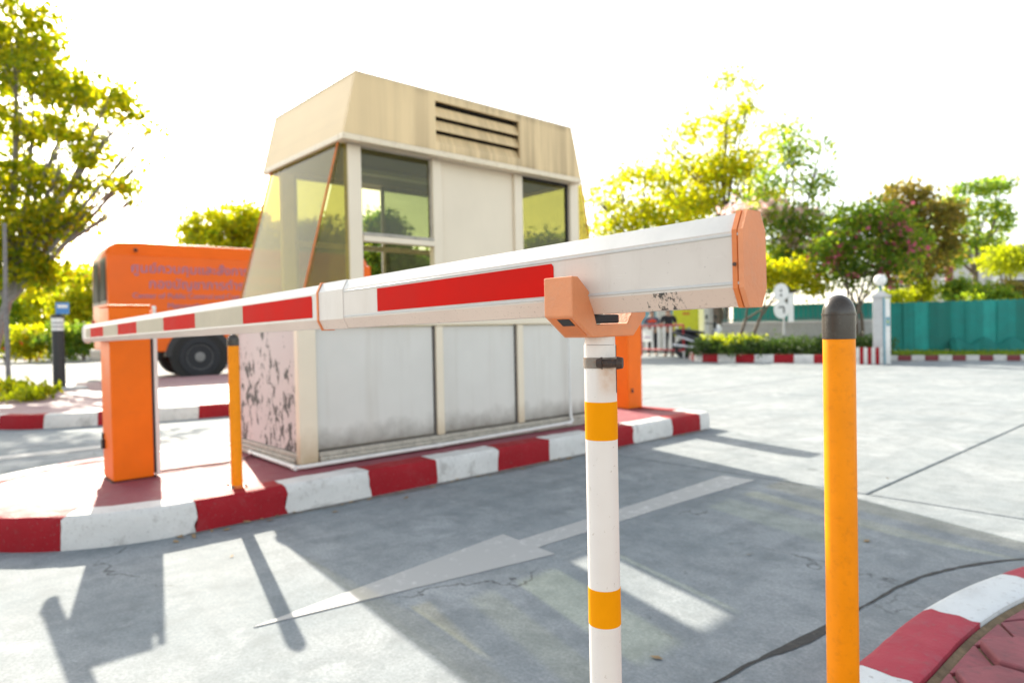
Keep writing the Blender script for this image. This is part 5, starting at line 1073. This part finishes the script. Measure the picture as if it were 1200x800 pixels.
MB().lathe((0.46,0,0.90), [(0.03,-0.04),(0.08,0.0),(0.075,0.06),(0.03,0.085)], 16, 'x').build('headlight', M['globe'], mo, smooth=True)
MB().tube([(-0.05,0.12,0.3),(0.0,0.24,0.02)], 0.012, 6).build('side_stand', M['chrome'], mo)
MB().tube([(-0.2,-0.15,0.33),(-0.85,-0.17,0.40)], [0.035,0.05], 10).build('exhaust', M['chrome'], mo, smooth=True)
# ------------------------------------------------------------------ buildings far behind
def facade(label, pxa, da, pxb, db, zt, wallm, wins, roof=True, cols=(), depth=5.0, roofm='roofgrey', chim=None):
    a = at(pxa,400,da); b = at(pxb,400,db); a.z = b.z = 0; d = (b-a); L = d.length; d.normalize(); n_ = Vector((d.y,-d.x,0))
    if n_.dot(a) > 0: n_ = -n_
    t = root('building', tuple(a), label, 'building'); P = lambda s_, o, z: a + d*s_ + n_*o + Vector((0,0,z))
    wl_ = slabw(MB(), 0, L, -depth, 0, -0.04, zt, P).build('wall', M[wallm], t)
    if roof: slabw(MB(), -0.4, L+0.4, -depth-0.4, 0.5, zt+0.001, zt+0.35, P).build('roof', M[roofm], t)
    for (s0, s1, z0, z1) in wins:
        w_ = MB()
        for q_ in ((s0,s1,z1-0.1,z1),(s0,s1,z0,z0+0.1),(s0,s0+0.1,z0+0.1,z1-0.1),(s1-0.1,s1,z0+0.1,z1-0.1)): slabw(w_, q_[0], q_[1], 0.002, 0.08, q_[2], q_[3], P)
        f = w_.build('window', M['white'], t); slabw(MB(), s0+0.1, s1-0.1, 0.003, 0.03, z0+0.1, z1-0.1, P).build('pane', M['glassdark'], f)
    for s_ in cols: MB().lathe(tuple(P(s_, 0.45, 0)), [(0.26,0.0),(0.26,0.2),(0.20,0.24),(0.19,zt-0.25),(0.26,zt-0.2),(0.26,zt)], 18).build('column', M['white'], t, smooth=True)
    if chim:
        rf = [o for o in t.children if o.name.startswith('roof')][0]
        for s_, h_ in chim: slabw(MB(), s_-0.55, s_+0.55, -1.6, -0.6, zt+0.352, h_, P).build('chimney', M['brick'], rf)
    return t
facade('red brick building with pale windows behind the bus and booth', 235, 38, 520, 33, 4.3, 'brick', [(k*2.6+0.6, k*2.6+2.0, 1.2, 3.0) for k in range(5)], chim=((2.0,6.9),(3.5,6.6)))
facade('pale building with white columns behind the right hand trees', 1040, 40, 1260, 36, 4.6, 'plaster', [(k*2.4+0.8, k*2.4+1.9, 1.0, 3.2) for k in range(4)], cols=(0.4,2.8,5.2,7.6,10.0))
# shrubs behind the teal screen
for i, (lab, px, py, d_, rx, rz, lf, n) in enumerate((('dark green bush above the teal screen', 1150, 345, 21.5, 0.75, 0.35, 'leaf_dark', 2600), ('dark green bush with rusty leaves at the right edge', 1188, 342, 21.8, 0.65, 0.35, 'leaf_rust', 2200), ('bright lime hedge tree at the right edge', 1180, 306, 27, 1.15, 0.75, 'leaf_lime', 4200), ('bright lime bush behind the gate pillar', 1075, 345, 24, 0.5, 0.55, 'leaf_lime', 1500), ('yellow green bush left of the screen top', 1050, 350, 24, 0.45, 0.5, 'leaf_lime', 1200), ('green bush in front of the whitewashed trunk', 1120, 340, 23, 0.5, 0.4, 'leaf_fresh', 1500))):
    c = at(px, py, d_); t = root('shrub', (c.x,c.y,0), lab, 'shrub', 'shrubs behind the teal screen'); mb = MB()
    bl_ = [((c.x+random.uniform(-.5,.5)*rx, c.y+random.uniform(-.5,.5)*rx, c.z+random.uniform(-.4,.3)*rz), (rx*0.7,rx*0.7,rz*0.7), 1) for _ in range(5)]
    for b in bl_: mb.tube([(c.x,c.y,-0.04),(c.x+random.uniform(-.2,.2),c.y,b[0][2]*0.5),b[0]], [0.05,0.04,0.015], 6)
    mb.build('stem', M['bark'], t, smooth=True); leaf_object('foliage', cloud(bl_, n, 0.12, 14, 90+i), 0.14, M[lf], t, seed=90+i)
# maroon post between the trees
q = at(1113,400,26); q.z = 0; mpst = root('gate_post', tuple(q), 'maroon post between the trees behind the teal screen', 'post'); MB().lathe(tuple(q), [(0.14,0),(0.14,2.9)], 14).build('shaft', M['maroon'], mpst, smooth=True); MB().lathe(tuple(q), [(0.17,2.901),(0.17,2.97),(0.05,3.02)], 14).build('cap', M['maroon'], mpst, smooth=True)

hq_ = at(790,400,26.5); hq_.z = 0; vd = Vector((hq_.x,hq_.y,0)).normalized(); vr = Vector((vd.y,-vd.x,0)); hut = root('guard_hut', tuple(hq_), 'pale guard hut behind the people and the lime notice board', 'hut')
def hp3(a,b,z): return hq_ + vr*a + vd*b + Vector((0,0,z))
slabw(MB(), -1.9, 1.5, 0.0, 2.2, -0.04, 2.5, hp3).build('wall', M['plaster'], hut)
slabw(MB(), -2.2, 1.8, -0.4, 2.5, 2.501, 2.65, hp3).build('roof', M['roofgrey'], hut, bevel=0.02)
for a in (-1.5, -0.3): 
    f = slabw(MB(), a, a+0.9, -0.04, -0.001, 0.95, 2.0, hp3).build('window', M['white'], hut); slabw(MB(), a+0.06, a+0.84, -0.05, -0.041, 1.01, 1.94, hp3).build('pane', M['bluetrim'], f)
slabw(MB(), 0.75, 1.35, -0.04, -0.001, 0.0, 2.0, hp3).build('door', M['pillar'], hut)

ll = []
lr = random.Random(9)
for _ in range(70):
    y_ = lr.uniform(0.9, 5.4); ll.append((-3.47+abs(lr.gauss(0,0.05)), y_, 0.006))
for _ in range(5): ll.append((lr.uniform(-3.2,-0.9), lr.uniform(0.8,5.5), 0.006))
v, f = leaves(np.array(ll), 0.045, 0.6, 0.0, 3); v[:,2] = 0.004 + np.abs(v[:,2]-0.006)*0.25
me = bpy.data.meshes.new('leaf_litter'); me.from_pydata(v.tolist(), [], f.tolist()); me.materials.append(paint('dry_leaf', (0.30,0.20,0.10), 0.8, 0.3, 0.3)); o = bpy.data.objects.new('leaf_litter', me); col.objects.link(o)
tag(o, 'scattered dry leaves lying along the island kerb', 'leaves', kind='stuff')

gd = MB(); o1 = []; o2 = []; wr = random.Random(3); w_ = 0.03
for i in range(120):
    y_ = 1.0+4.5*i/119; w_ = min(0.07, max(0.012, w_+wr.uniform(-0.014,0.014))); o1.append((-3.479,y_,0.0032)); o2.append((-3.479+w_,y_,0.0022))
gd.add(o1+o2, [(i,i+1,120+i+1,120+i) for i in range(119)]); gd.build('gutter_dirt', M['gutter'], road, smooth=True)
